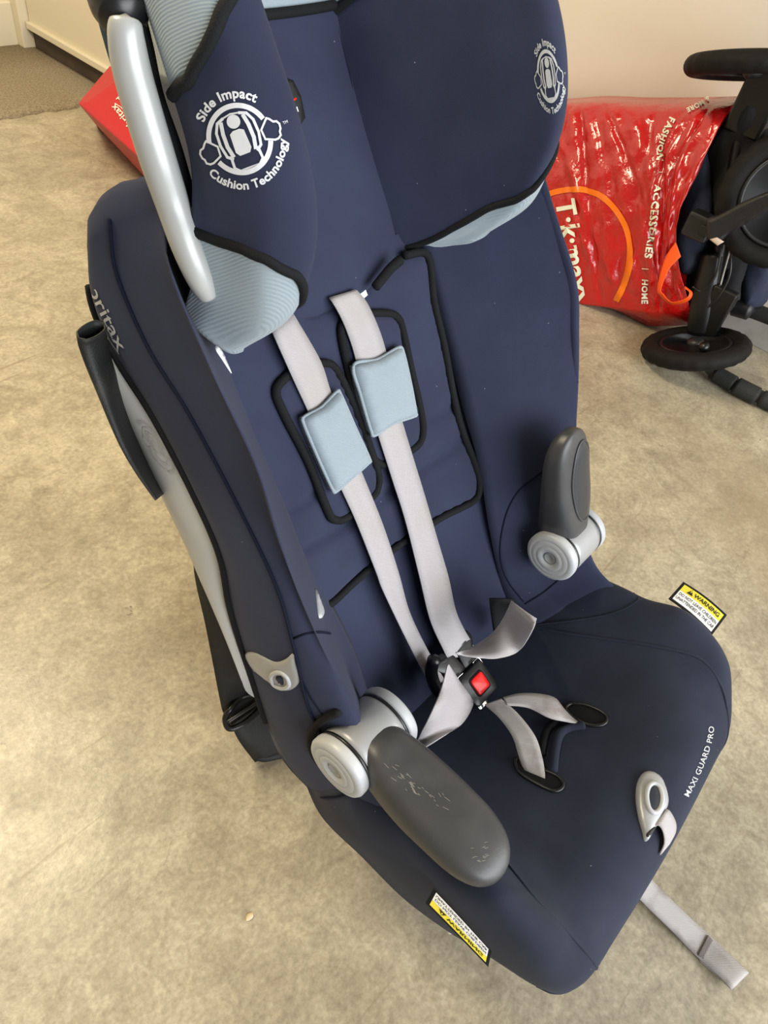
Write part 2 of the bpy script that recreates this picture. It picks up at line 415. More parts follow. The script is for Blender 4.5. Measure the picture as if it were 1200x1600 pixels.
structure(box('floor', (-3, -3.2, -.1), (2.13, 3.25, 0), CONC))
structure(box('wall_right', (2.13, -3.2, -.1), (2.25, 2.05, 2.6), WALLM))
structure(box('wall_return', (1.55, 2.05, -.1), (2.25, 2.15, 2.6), WALLM))
structure(box('wall_door_side', (1.55, 2.15, -.1), (1.67, 3.25, 2.6), CREAM))
structure(box('wall_back', (-3, 3.07, -.1), (1.55, 3.2, 2.6), WALLM))
GREYW = mat('grey_plaster', '#8d8a84', .8)
structure(box('ceiling', (-3, -3.2, 2.6), (2.25, 3.25, 2.7), GREYW))
structure(box('wall_left', (-3.1, -3.2, -.1), (-3, 3.2, 2.6), GREYW))
structure(box('baseboard_right', (2.117, -2.5, 0), (2.13, 2.05, .075), SKIRT, bev=.002))
# door with its dark threshold
dr = structure(box('door_1', (1.525, 2.17, .085), (1.55, 2.985, 2.1), CREAM, bev=.002))
structure(box('door_bottom_rail', (1.508, 2.17, .075), (1.527, 2.985, .098), CREAM, dr, bev=.003))
th = box('threshold_board', (1.532, 2.17, 0), (1.55, 2.985, .074), DARKW, dr)
structure(box('trim_1', (1.49, 2.99, 0), (1.55, 3.07, 2.15), CREAM, bev=.003))
structure(box('trim_2', (1.395, 3.03, 0), (1.492, 3.07, .15), CREAM, bev=.006))
structure(box('baseboard_back', (-3, 3.055, 0), (1.395, 3.07, .12), CREAM, bev=.004))

# carpet of the next room, with a ragged cut edge
def carpet():
    m = mat('beige_loop_carpet', '#a3967f', 0.95, spec=.1, noise=(160, '#877b66', .4, .6), bump=(260, 1.0, .006))
    xs = np.linspace(-1.6, 1.53, 240); V = []; k = len(xs)
    ys = [0, .02, .06, .3, .61]
    for j, yy in enumerate(ys):
        for x in xs:
            e = 2.447 + .006 * math.sin(x * 37) + .004 * math.sin(x * 91 + 1) + random.uniform(-.003, .003)
            V.append((x, e + yy if j < 4 else 3.055, .001 if j == 0 else (.009 if j == 1 else .012)))
    Fc = grid_faces(len(ys), k); o = mesh_obj('carpet', V, Fc, m)
    bmx = bmesh.new(); bmx.from_mesh(o.data); r = bmesh.ops.extrude_face_region(bmx, geom=bmx.faces[:])
    for e in r['geom']:
        if isinstance(e, bmesh.types.BMVert): e.co.z = .0
    bmesh.ops.recalc_face_normals(bmx, faces=bmx.faces); bmx.to_mesh(o.data); bmx.free()
    o['label'] = 'beige looped carpet with a ragged edge in front of the cream door'; o['category'] = 'carpet'
carpet()
def crumb(u, v, s, lab, col):
    c = pz(u, v, 0); bmx = bmesh.new(); bmesh.ops.create_icosphere(bmx, subdivisions=2, radius=1)
    for q in bmx.verts: q.co = Vector((q.co.x * s * random.uniform(.8, 1.2) + c[0], q.co.y * s * .6 * random.uniform(.8, 1.2) + c[1], max(0, q.co.z * s * .35 + s * .2)))
    me = bpy.data.meshes.new('crumb'); bmx.to_mesh(me); bmx.free(); me.materials.append(mat('crumb', col, .8))
    o = bpy.data.objects.new('crumb', me); COL.objects.link(o); o['label'] = lab; o['category'] = 'crumb'
crumb(390, 1433, .006, 'pale crumb of debris lying on bare concrete left of the seat', '#cbbb9a')

# ------------------------------------------------------------------ the child car seat
seat = root('child_car_seat', (X0, .1, 0), 'large navy child car seat with light blue trim and grey harness on the concrete floor', 'car seat')
def mir(s, side): return X0 + side * s

# --- back cushion: y as a function of height, dished towards the side bolsters
_bp = np.array([(.10, .142), (.149 + .03, .190)] * 0 + [(.120, .15), (.149, .207), (.212, .29), (.262, .365), (.318, .455), (.358, .52), (.398, .58), (.430, .625), (.470, .69), (.52, .78)])
def back_y(s, z):
    y = float(np.interp(z, _bp[:, 1], _bp[:, 0]))
    return y - (.020 if s > 0 else .004) * (abs(s) / .13) ** 2.2
_bz = np.linspace(.17, .74, 60); _ys = np.array([np.interp(z, _bp[:, 1], _bp[:, 0]) for z in _bz])
_ys = np.convolve(np.r_[[_ys[0]] * 4, _ys, [_ys[-1]] * 4], np.ones(9) / 9, 'valid')
_ys[-5:] = _ys[-6] + (np.arange(5) + 1) * (_ys[-6] - _ys[-7])
def back_y(s, z):
    if z > _bz[-1]: y = _ys[-1] + (z - _bz[-1]) * .5
    elif z < _bz[0]: y = _ys[0] + (z - _bz[0]) * .7
    else: y = float(np.interp(z, _bz, _ys))
    return y - (.020 if s > 0 else .004) * (abs(s) / .13) ** 2.2
def Fback(off):
    return lambda p: p[1] - back_y(p[0] - X0, p[2]) + off
back = sheet('back_cushion', lambda u, v: (X0 + u, back_y(u, v), v), np.linspace(-.150, .150, 31), np.linspace(.18, .652, 54), NAVY, seat, thick=None)
HB = guide(Fback(0.0)); HB1 = guide(Fback(.010))

# --- side bolsters, swept from the shoulder wings down past the armrests (both sides alike)
ST = [
 # A root            M inner           B crest            O shoulder          C seam              E outer            D rim
 [(.130,.465,.735),(.170,.425,.755),(.198,.398,.767),(.222,.402,.767),(.234,.430,.752),(.240,.452,.730),(.236,.465,.710)],
 [(.128,.455,.700),(.170,.405,.720),(.208,.352,.742),(.226,.372,.744),(.238,.423,.715),(.243,.452,.690),(.238,.464,.668)],
 [(.125,.435,.660),(.170,.375,.675),(.212,.306,.690),(.230,.332,.695),(.240,.389,.672),(.244,.425,.650),(.240,.436,.635)],
 [(.123,.400,.620),(.170,.330,.625),(.213,.257,.633),(.231,.283,.648),(.240,.345,.640),(.244,.376,.622),(.240,.392,.603)],
 [(.123,.355,.555),(.170,.285,.560),(.213,.230,.578),(.231,.250,.592),(.240,.290,.586),(.244,.330,.566),(.240,.346,.553)],
 [(.123,.312,.490),(.170,.245,.495),(.210,.207,.515),(.229,.220,.527),(.240,.240,.526),(.244,.285,.512),(.240,.312,.500)],
 [(.123,.265,.425),(.165,.218,.425),(.202,.190,.450),(.227,.192,.462),(.239,.213,.458),(.243,.265,.442),(.240,.298,.430)],
 [(.125,.215,.340),(.160,.178,.345),(.187,.162,.375),(.218,.152,.390),(.236,.185,.372),(.240,.235,.355),(.236,.275,.345)],
 [(.130,.160,.250),(.165,.130,.285),(.192,.110,.322),(.216,.100,.328),(.230,.125,.300),(.235,.180,.240),(.230,.228,.205)],
 [(.130,.110,.235),(.165,.090,.272),(.198,.062,.308),(.218,.056,.306),(.228,.080,.270),(.230,.130,.215),(.223,.172,.168)],
]
STA = np.array(ST); STA[:, 4:, 0] -= .009; STA[:, 3, 0] -= .009; STA[0:7, 0, 0] += .006
STA[1:5, 2, 0] += .006; STA[1:5, 2, 1] += .012; STA[1:5, 1, 1] += .014; STA[5, 2, 0] += .003; STA[5, 2, 1] += .004
STA[1:6, 2, 0] += .008; STA[1:6, 2, 1] += .006; STA[1:6, 1, 1] += .010; STA[6, 2, 0] += .007; STA[1:6, 3, 0] += .003; STA[1:6, 3, 1] += .006
def bolster(side):
    SA = STA.copy()
    if side < 0: SA[1:7, 0, 1] += .035; SA[1:7, 1, 1] += .022; SA[7, 0:2, 1] += .010
    us = [0, .25, .5, .75, 1, 1.2, 1.4, 1.6, 1.75, 1.9, 2, 2.1, 2.25, 2.5, 2.75, 3, 3.25, 3.5, 3.75, 4, 4.25, 4.5, 4.75, 5, 5.25, 5.5, 5.75, 6]
    vs = np.linspace(0, len(ST) - 1, 90); V = []; rows = []
    for v in vs:
        r = [surf(SA, u, v) for u in us]
        d = r[-1]; a = r[0]; r += [d + (a - d) * t + np.array([0, .012, -.006]) for t in (.2, .45, .7)]
        rows.append(r)
    c = np.mean(rows[0], axis=0); ax = np.array([0, .012, .020])
    cap = []
    for k, (sc, up) in enumerate(((.25, 1.0), (.6, .85), (.85, .55))):
        cap.append([c + (p - c) * sc + ax * up for p in rows[0]])
    rows = cap + rows
    V = [(mir(p[0], side), p[1], p[2]) for r in rows for p in r]; nc = len(rows[0])
    Fc = grid_faces(len(rows), nc, True) + [tuple(range(nc)), tuple(range((len(rows)-1)*nc, len(rows)*nc))]
    return recalc(mesh_obj('side_bolster', V, Fc, NAVY, seat))
bol = {s: bolster(s) for s in (-1, 1)}
bpy.context.view_layer.update()
BB = {s: bvh_of(bol[s]) for s in (-1, 1)}
HL = hitter(BB[-1]); HR = hitter(BB[1])
def sidecurve(fn, side): return [np.array([mir(p[0], side), p[1], p[2]]) for p in fn]
# stitched seams and dark edge binding
for side in (-1, 1):
    P = [surf(STA, 4.0, v) for v in np.linspace(0.0, 7.4, 40)]
    tube('seam', sidecurve([p + np.array([.0012, -.0003, .0005]) for p in P], side), .0014, NAVYD, bol[side], seg=6, n=80)
    P = [surf(STA, 6.0, v) for v in np.linspace(0.6, 7.6, 40)]
    tube('edge_binding', sidecurve([p + np.array([.001, 0, 0]) for p in P], side), .0032, BLACKF, bol[side], seg=6, n=80)
# pale outer shell panel behind the rim
REAR = [(.447,.630),(.437,.583),(.416,.545),(.393,.506),(.368,.474),(.346,.446),(.315,.405),(.280,.345)]
for side in (-1, 1):
    n = 60; V = []
    D = resample([surf(STA, 6.0, v) for v in np.linspace(1.5, 7.4, 30)], n); Rr = resample([(.236, y, z) for y, z in REAR], n); cols = 9
    for i in range(n):
        for k in range(cols):
            t = k / (cols - 1); p = D[i] * (1 - t) + Rr[i] * t; p = p + np.array([.010 * math.sin(math.pi * t) - .004, 0, 0]); V.append(p)
        back_ = Rr[i] + np.array([-.05, .03, -.02]); V.append(back_)
    cc = cols + 1
    o = recalc(mesh_obj('side_shell_panel', [(mir(p[0], side), p[1], p[2]) for p in V], grid_faces(n, cc), SIDEP, seat))
    if side < 0: shellL = o
# rigid back shell and base, seen from the side and behind
SB = [(.62 , .47), (.54, .44), (.45, .40), (.36, .35), (.28, .30), (.20, .25), (.12, .20)]
V = []; n = 26
ks = np.linspace(-1, 1, n)
sp = resample([(0, .535, .715), (0, .50, .66), (0, .455, .58), (0, .40, .48), (0, .35, .38), (0, .31, .28), (0, .27, .19), (0, .20, .13)], 40)
for i, p in enumerate(sp):
    w = .205 - .07 * (i / 39)
    for k in ks: V.append((X0 + w * k, p[1] - .085 * abs(k) ** 3, p[2]))
sh = recalc(mesh_obj('back_shell', V, grid_faces(40, n), SIDEP, seat))
md = sh.modifiers.new('s', 'SOLIDIFY'); md.thickness = .006; md.offset = 1
def loop_loft(name, loops, m, parent):
    V = [p for l in loops for p in l]; nc = len(loops[0])
    Fc = grid_faces(len(loops), nc, True) + [tuple(range(nc)), tuple(range((len(loops) - 1) * nc, len(loops) * nc))]
    return recalc(mesh_obj(name, V, Fc, m, parent))
def rrect(w, d, r, z, cx, cy, k=6):
    out = []
    for (sx, sy, a0) in ((1, 1, 0), (-1, 1, 90), (-1, -1, 180), (1, -1, 270)):
        for i in range(k + 1):
            a = math.radians(a0 + 90 * i / k); out.append((cx + sx * (w - r) + r * math.cos(a), cy + sy * (d - r) + r * math.sin(a), z))
    return out
sharp(loop_loft('base', [rrect(.135, .17, .05, 0.0, X0, .10), rrect(.140, .175, .05, .012, X0, .10), rrect(.138, .172, .05, .06, X0, .10), rrect(.125, .165, .05, .14, X0, .10), rrect(.13, .13, .05, .175, X0, .10)], mat('dark_base_plastic', '#3a3c40', .5), seat), 50)

# --- seat cushion with raised sides and a rounded front, one cover
CU = [
 # c0 middle        c1               c2 seam           c3                c4 crest           c5 outer            c6 outer low        c7 hem
 [(.0,.175,.198),(.07,.175,.200),(.13,.175,.212),(.17,.160,.255),(.200,.140,.285),(.222,.135,.275),(.222,.178,.218),(.212,.200,.190)],
 [(.0,.125,.212),(.07,.124,.214),(.13,.110,.235),(.17,.085,.280),(.200,.062,.312),(.222,.060,.297),(.230,.095,.225),(.224,.150,.165)],
 [(.0,.070,.230),(.07,.068,.233),(.13,.055,.252),(.17,.040,.290),(.204,.022,.320),(.225,.020,.303),(.231,.045,.235),(.224,.085,.168)],
 [(.0,.010,.253),(.07,.008,.256),(.13,.000,.270),(.17,-.012,.302),(.206,-.022,.330),(.227,-.022,.312),(.231,-.005,.245),(.224,.025,.172)],
 [(.0,-.040,.272),(.07,-.042,.275),(.13,-.048,.285),(.17,-.058,.307),(.204,-.066,.325),(.225,-.066,.308),(.228,-.050,.250),(.220,-.028,.188)],
 [(.0,-.085,.287),(.07,-.087,.288),(.13,-.090,.293),(.165,-.096,.302),(.196,-.102,.308),(.219,-.100,.292),(.223,-.082,.248),(.215,-.062,.203)],
 [(.0,-.125,.285),(.07,-.125,.285),(.13,-.126,.284),(.162,-.129,.286),(.190,-.131,.282),(.211,-.125,.266),(.216,-.108,.240),(.209,-.088,.216)],
 [(.0,-.150,.262),(.07,-.150,.261),(.13,-.150,.258),(.158,-.150,.258),(.182,-.148,.252),(.202,-.138,.242),(.208,-.120,.228),(.203,-.103,.216)],
 [(.0,-.162,.225),(.07,-.161,.223),(.13,-.158,.222),(.152,-.156,.226),(.175,-.152,.226),(.194,-.142,.223),(.200,-.128,.218),(.196,-.112,.212)],
 [(.0,-.168,.165),(.07,-.166,.165),(.12,-.160,.175),(.142,-.156,.190),(.166,-.150,.202),(.184,-.142,.207),(.190,-.130,.209),(.188,-.115,.207)],
 [(.0,-.160,.105),(.07,-.156,.108),(.11,-.148,.135),(.132,-.142,.160),(.152,-.138,.182),(.170,-.134,.194),(.178,-.125,.200),(.178,-.112,.200)],
 [(.0,-.140,.090),(.06,-.136,.095),(.09,-.130,.125),(.11,-.126,.150),(.130,-.122,.172),(.148,-.118,.186),(.158,-.112,.193),(.160,-.103,.195)],
]
full = []
for r in CU:
    full.append([(-s, y, z) for s, y, z in reversed(r[1:])] + [(s, y, z) for s, y, z in r])
FU = np.array(full); FU[3:6, [3, 11], 2] += .010; FU[3:6, [2, 12], 2] += .008
def cush(u, v): return surf(FU, u, v)
us = np.linspace(0, 14, 113); vs = np.linspace(0, len(CU) - 1, 110)
def cpt(u, v):
    p = cush(u, v); return np.array([X0 + p[0], p[1], p[2]])
V = [cpt(u, v) for v in vs for u in us]; nc = len(us); Fc = grid_faces(len(vs), nc)
# underside
cushion = recalc(mesh_obj('seat_cushion', V, Fc, NAVYD, seat))
bpy.context.view_layer.update()
HC0 = hitter(bvh_of(cushion))
# hem strip under the cushion
under = [];
for v in vs[16:]:
    a = cpt(0, v); b = cpt(14, v); under.append([a, a + [.03, 0, -.012], (a + b) / 2 + [-.05, 0, -.03 + .0], (a + b) / 2 + [.05, 0, -.03], b + [-.03, 0, -.012], b])
mesh_obj('seat_tray', [p for r in under for p in r], grid_faces(len(under), 6), BLACKP, seat)
def seamline(pts_uv, r=.0017, par=None, m=None, lift=-.0004, n=70):
    P = [cpt(u, v) for u, v in pts_uv]; N_ = [np.cross(cpt(u + .05, v) - cpt(u, v), cpt(u, v + .05) - cpt(u, v)) for u, v in pts_uv]
    N_ = [q / (np.linalg.norm(q) + 1e-12) for q in N_]; N_ = [q if q[2] > 0 or q[1] < 0 else -q for q in N_]
    return tube('seam', [p + q * lift for p, q in zip(P, N_)], r, m or NAVYD, par or cushion, seg=6, n=n)

SEAM = mat('dark_stitching', '#171b2a', 0.9, spec=.1)
for o in bpy.data.objects:
    if o.name.startswith('seam'): o.data.materials[0] = SEAM
for side in (1, -1):                                   # long seams of the cushion cover
    f = (lambda u: 7 + side * u)
    seamline([(f(u), v) for u, v in ((1.9, .2), (2.1, 1.2), (2.5, 2.2), (3.0, 3.2), (3.4, 4.2), (3.5, 5.2), (3.35, 6.2), (3.2, 7.2), (3.1, 8.4))])
    seamline([(f(u), v) for u, v in ((2.0, .9), (2.7, 1.5), (3.3, 1.9), (4.0, 1.9), (4.8, 1.5))], r=.0012)
    seamline([(f(u), v) for u, v in ((2.9, 7.5), (3.6, 7.9), (4.6, 8.0), (5.4, 7.6), (6.0, 7.0))], r=.0008)
H_C = HC0

# --- quilted insert on the back cushion
INS = [(560,452),(592,418),(625,400),(664,400),(674,470),(690,540),(712,650),(738,722),(746,752),(738,776),(716,790),(680,808),(612,852),(548,905),(512,938),(488,952),(470,966),(450,980),(415,900),(380,720),(330,560),(300,430),(420,430),(470,490),(520,470)]
gr = [((652,652),(706,636),9,.0045),((640,736),(708,692),10,.0065),((600,768),(640,745),9,.004),((446,792),(500,764),9,.0045),((468,852),(540,812),10,.0065),((570,790),(600,770),9,.004)]
insert = patch('quilted_insert', INS, HB, .008, NAVY, back_ := back, step=8, edge=9, puff=.004, grooves=gr, back=.001)
HI = guide(lambda p: p[1] - back_y(p[0] - X0, p[2]) + .012)
bpy.context.view_layer.update(); HIM = hitter(bvh_of(insert))
tube('insert_piping', on(HB, [(u_ - (3 if u_ > 640 and v_ < 760 else 0), v_) for u_, v_ in INS[2:18]], .0085), .0046, BLACKF, insert, seg=8, n=150, ends=True)
tube('insert_piping', on(HB, [(603,410),(588,422),(574,438),(562,452)], .026), .0052, BLACKF, insert, seg=8, n=30)
# mesh the two chest pads' backing pads with black binding
LP_ = [(441,590),(463,574),(500,568),(516,574),(532,600),(560,664),(585,738),(584,762),(576,775),(535,808),(519,811),(508,800),(476,720),(440,650),(426,612)]
RP_ = [(535,502),(560,492),(600,490),(616,497),(624,516),(638,580),(652,640),(656,672),(650,692),(632,706),(600,724),(585,722),(574,706),(556,640),(538,572),(528,520)]
for nm, O in (('backing_pad', LP_), ('backing_pad', RP_)):
    bp_ = patch(nm, O, HI, .007, NAVY, seat, step=7, edge=8, puff=.001)
    tube('pad_binding', on(HI, O, .0050, n=90, closed=True), .0047, BLACKF, bp_, seg=8, n=160, closed=True)

# --- headrest
WG = [
 # a root             b                  c                  d crest            e bulb             f outer            g back edge
 [(.093,.450,.622),(.125,.420,.634),(.150,.385,.650),(.165,.360,.662),(.185,.355,.672),(.203,.362,.690),(.205,.380,.694)],
 [(.093,.458,.640),(.125,.400,.655),(.150,.345,.690),(.163,.315,.712),(.188,.317,.714),(.211,.346,.724),(.214,.380,.728)],
 [(.093,.475,.680),(.125,.405,.710),(.150,.332,.745),(.162,.298,.758),(.192,.308,.762),(.217,.340,.767),(.223,.395,.770)],
 [(.093,.500,.725),(.125,.420,.755),(.150,.335,.785),(.162,.297,.798),(.193,.310,.804),(.217,.346,.810),(.223,.400,.810)],
 [(.093,.525,.772),(.125,.440,.800),(.150,.350,.825),(.162,.312,.836),(.193,.326,.845),(.217,.364,.850),(.223,.412,.850)],
 [(.093,.555,.820),(.125,.465,.845),(.150,.375,.865),(.162,.338,.874),(.191,.352,.883),(.214,.388,.886),(.221,.428,.885)],
 [(.093,.585,.870),(.125,.495,.890),(.148,.410,.905),(.158,.372,.911),(.186,.385,.917),(.208,.414,.920),(.215,.445,.920)],
 [(.092,.610,.912),(.122,.525,.928),(.142,.450,.940),(.150,.420,.946),(.172,.428,.951),(.192,.450,.952),(.198,.475,.950)],
]
WGA = np.array(WG); WGA[:, 6, 1] = WGA[:, 5, 1] + .022
WGA[3:, 5, 0] -= .014; WGA[3:, 6, 0] = WGA[3:, 5, 0]; WGA[2, 5:, 0] -= .014; WGA[1, 5:, 0] -= .007; WGA[3:, 4, 0] -= .003
def wg(side, u, v):
    p = surf(WGA, u, v)
    if side > 0: k = min(1, u / 1.5) * (.45 + .55 * min(1, v / 2)); p = p + np.array([-.004, .019, .0]) * k
    return p
vbot = lambda u: float(np.interp(u, [0, 1, 2, 2.6, 3.0, 3.4, 4, 4.5, 5, 6], [.0, .75, 1.3, 1.32, 1.5, 1.95, 2.2, 2.18, 2.08, 2.0] if True else []))
vtop = lambda u: float(np.interp(u, [0, 1, 2, 3, 3.5, 4, 4.5, 5, 6], [4.9, 5.6, 6.1, 5.9, 5.6, 5.15, 4.6, 4.1, 3.8]))
head = {}
uw = list(np.linspace(0, 6, 49))
def wring(side, vf):
    """closed section whose station may vary along u"""
    r = [wg(side, u, vf(u)) for u in uw]; a, g = r[0], r[-1]
    kk = min(1, .35 + .4 * vf(6)); r += [g + np.array([-.012, .012, -.004]), g + np.array([-.04, .03, -.015]) * kk, a + (g - a) * .4 + np.array([0, .03, -.02]), a + np.array([0, .03, -.02])]
    return [np.array([mir(p[0], side), p[1], p[2]]) for p in r]
def wpart(name, side, v0, v1, m, parent, caps=(False, False), n=36, infl=0.0):
    rows = [wring(side, lambda u, t=t: v0(u) + (v1(u) - v0(u)) * t) for t in np.linspace(0, 1, n)]
    if caps[0]:
        c = np.mean(rows[0], axis=0); ax = np.array([0, -.002, -.009])
        rows = [[c + (p - c) * s + ax * h for p in rows[0]] for s, h in ((.2, 1), (.5, .95), (.75, .75), (.92, .4))] + rows
    if caps[1]:
        c = np.mean(rows[-1], axis=0); ax = np.array([0, .01, .02])
        rows = rows + [[c + (p - c) * s + ax * h for p in rows[-1]] for s, h in ((.92, .4), (.75, .75), (.5, .95), (.2, 1))]
    V = [p for r in rows for p in r]; nc = len(rows[0]); Fc = grid_faces(len(rows), nc, True) + [tuple(range(nc)), tuple(range((len(rows)-1)*nc, len(rows)*nc))]
    return recalc(mesh_obj(name, V, Fc, m, parent))

HP = resample([(.470,.590),(.442,.594),(.422,.610),(.424,.634),(.452,.682),(.492,.742),(.528,.800),(.545,.830)], 60)
HP2 = resample([(.545,.830),(.553,.852),(.560,.885),(.578,.920),(.597,.942),(.618,.944),(.634,.925),(.632,.88),(.610,.80),(.57,.72)], 30)
def padfn(P): 
    return lambda s, i: np.array([X0 + s, P[int(i)][0] - .010 * (1 - (s / .105) ** 2), P[int(i)][1]])
hpad = sheet('headrest_pad', padfn(HP), np.linspace(-.105, .105, 25), range(60), NAVY, seat)
hpt = sheet('headrest_top_trim', padfn(HP2), np.linspace(-.105, .105, 25), range(30), BLUE, seat)
tube('trim_piping', [padfn(HP)(s, 59) + [0, -.002, 0] for s in np.linspace(-.095, .095, 12)], .0045, BLACKF, hpt, seg=8, n=40)
for side in (-1, 1):
    w = wpart('headrest_wing', side, vbot, vtop, NAVY, seat); head[side] = w
    lo = wpart('wing_lower_cushion', side, lambda u: 0.0, vbot, BLUE, seat, caps=(True, False), n=24)
    hi = wpart('wing_upper_cushion', side, vtop, lambda u: 7.0, BLUE, seat, caps=(False, True), n=20)
    for vf, par, rad in ((vbot, lo, .0036), (vtop, hi, .0042)):
        P = [wg(side, u, vf(u)) for u in np.linspace(0.15, 6, 40)]
        tube('piping', sidecurve(P, side), rad, BLACKF, par, seg=8, n=140)
    P = [wg(side, .12, v) for v in np.linspace(0.05, 6.5, 30)]
    tube('wing_seam', sidecurve([p + np.array([0, -.002, 0]) for p in P], side), .003, SEAM, w, seg=6, n=80)
    # glossy grey frame bar down the outside of each wing, and the dark gap edging next to it
    T = [px(*q) for q in ((196,26,.262),(197,58,.2595),(206,110,.259),(224,175,.259),(247,250,.2605),(270,320,.264),(292,385,.264),(312,435,.267),(325,463,.271))]
    T = [np.array([X0 - q[0], q[1], q[2]]) for q in T]
    if side > 0: T = [(s_ - .012, y_ + .03, z_) for s_, y_, z_ in T]
    T = [T[0], T[0] * .93 + T[1] * .07, T[0] * .75 + T[1] * .25] + list(T[1:]) if side < 0 else T; T = [np.asarray(q) for q in T]
    tube('frame_bar', sidecurve(T, side), ([.0035, .0068, .0088] if side < 0 else [.0068]) + [.0100, .0110, .0112, .0112, .0108, .0102, .0090, .0066], GREYP, seat, seg=20, n=90)
    E_ = [(X0 - q[0], q[1], q[2]) for q in (px(*w_) for w_ in ((205,5,.276),(222,70,.276),(240,150,.276),(268,230,.277),(292,310,.279),(318,385,.281),(338,440,.284),(338,470,.290),(322,478,.296)))]
    tube('gap_edging', sidecurve([(s_ - (.002 if side > 0 else 0), y_ + (.024 if side > 0 else 0), z_) for s_, y_, z_ in E_], side), .0065, BLACKF, seat, seg=8, n=80)
    # outer shell of the headrest
    us2 = np.linspace(0, 1, 8); vv = np.linspace(1.6, 6.6, 40); V = []
    for v in vv:
        g = wg(side, 6, v)
        for k in range(10):
            a = k / 9; V.append((mir(g[0] - .034 - .04 * a, side), g[1] + .022 + .06 * a, g[2] - .03 * a))
    recalc(mesh_obj('headrest_shell', V, grid_faces(40, 10), BLACKP, seat))
# dark grip above the bar (left side shows it)
for side in (-1, 1):
    tube('bar_socket', sidecurve([(X0 - q[0], q[1], q[2]) for q in (px(194,30,.266), px(186,5,.270), px(172,-40,.276))] if side < 0 else [(.21,.46,.893),(.20,.48,.910),(.19,.50,.93)], side), [.0135, .0165, .017], BLACKP, seat, seg=16, n=16)
bpy.context.view_layer.update()
BW = {s: bvh_of(head[s]) for s in (-1, 1)}
HWL, HWR = hitter(BW[-1]), hitter(BW[1])

# --- printed emblem, used on both wings and embossed on the side shell
def emblem(withtext=True):
    A = Art(); R = 1.0
    A.ring(.94, 1.10, math.radians(18), math.radians(168), 60)      # ring broken where the hands grip it
    A.ring(.94, 1.10, math.radians(205), math.radians(338), 50)
    A.poly([(.29*math.cos(t)*.78 + .02, .55 + .25*math.sin(t)*.85) for t in np.linspace(0, 2*math.pi, 24)[:-1]])           # head
    A.poly([(-.25,.22),(-.12,.29),(.12,.29),(.25,.22),(.28,-.35),(.18,-.48),(-.18,-.48),(-.28,-.35)])                      # body
    for s in (-1, 1):
        A.line([(s*.40,.62),(s*.46,.30),(s*.47,-.1),(s*.40,-.42)], .13)
        A.line([(s*.30,.74),(s*.52,.66),(s*.66,.40),(s*.68,.0),(s*.60,-.38),(s*.44,-.50)], .09)
    A.line([(-.34,.74),(0,.80),(.34,.74)], .05)
    A.line([(-.48,-.42),(-.50,-.78),(-.34,-.92),(.34,-.92),(.50,-.78),(.48,-.42)], .09)
    for s in (-1, 1):                                                           # cupped side cushions
        A.line([(s*.78,.02),(s*1.08,.30),(s*1.16,.24),(s*1.25,.13),(s*1.36,.10),(s*1.42,.0),(s*1.40,-.14),(s*1.34,-.22),(s*1.33,-.33),(s*1.22,-.40),(s*1.10,-.40),(s*.80,-.28),(s*.78,.02)], .062)
    if withtext:
        A.arc('Side Impact', 1.25, math.radians(90), .42, .03, spacing=1.05)
        A.arc('Cushion Technology', 1.27, math.radians(273), .365, .03, below=True, spacing=1.0)
        A.text('TM', 1.62, -.02, .13)
    return A
EM = emblem()
th = math.radians(21)
EM.put('printed_emblem', pxmap(HWL, 375, 217, (46*math.cos(th), -46*math.sin(th)), (-52*math.sin(th), -52*math.cos(th))), PRINT, head[-1])
EM.put('printed_emblem', pxmap(HWR, 857, 119, (15, -3), (-5, -38)), PRINTG, head[1])
# black brand label on the headrest pad
bpy.context.view_layer.update(); HPAD = hitter(bvh_of(hpad))
lb = patch('brand_label', [(402,118),(446,121),(458,126),(470,150),(477,184),(470,194),(452,196),(425,190)], HPAD, .0012, INK, hpad, step=6, edge=2, smooth_outline=False)
A = Art(); A.text('britax', 0, .28, .62, .02, sx=1.0); A.text('safe n sound', 0, -.45, .37, .02, sx=.95)
LBL = pxmap(HPAD, 426, 154, (38, 5.0), (-9, -29), .002); A.put('label_lettering', LBL, WHITE, lb)
A = Art(); A.line([(.05,-.02),(.45,-.12),(.8,.0),(.93,.14)], .07); A.put('label_swoosh', LBL, REDB, lb)

# --- left wing lettering on the side bolster
A = Art(); A.text('britax', 0, 0, 1, .01); A.line([(-.95,-.42),(-.2,-.58),(.6,-.56),(1.25,-.36)], .06)
A.put('brand_print', pxmap(HL, 169, 496, (20, 42), (20, -11)), PRINTG, bol[-1])
A = emblem()
bpy.context.view_layer.update(); HS = hitter(bvh_of(shellL))
A.put('embossed_emblem', pxmap(HS, 244, 697, (14, 8), (-13, -27), .0006), mat('embossed_plastic', '#a5a39b', .45), shellL)

# --- silver belt guides and pale slots
gd = patch('belt_guide', [(384,1022),(396,1019),(412,1026),(430,1034),(446,1030),(459,1020),(463,1036),(469,1060),(463,1072),(450,1078),(434,1074),(414,1060),(394,1043)], HL, .0030, SILV, seat, step=4, edge=4, back=.004)
tube('guide_ring', on(HL, [(428,1052),(440,1047),(452,1054),(455,1067),(444,1072),(431,1066)], .0032, n=30, closed=True), .0022, LIGHTP, gd, seg=8, n=40, closed=True)
patch('guide_opening', [(433,1055),(441,1051),(447,1057),(448,1067),(440,1066)], HL, .0045, NAVYD, gd, step=3, edge=2)
patch('belt_slot_cover', [(493,921),(499,934),(505,950),(506,958),(501,967),(497,960)], HL, .002, LIGHTP, seat, step=3, edge=3)
patch('shell_edge', [(338,536),(346,548),(358,572),(368,592),(360,582),(347,562),(337,546)], HL, .002, WHITE, seat, step=4, edge=3)

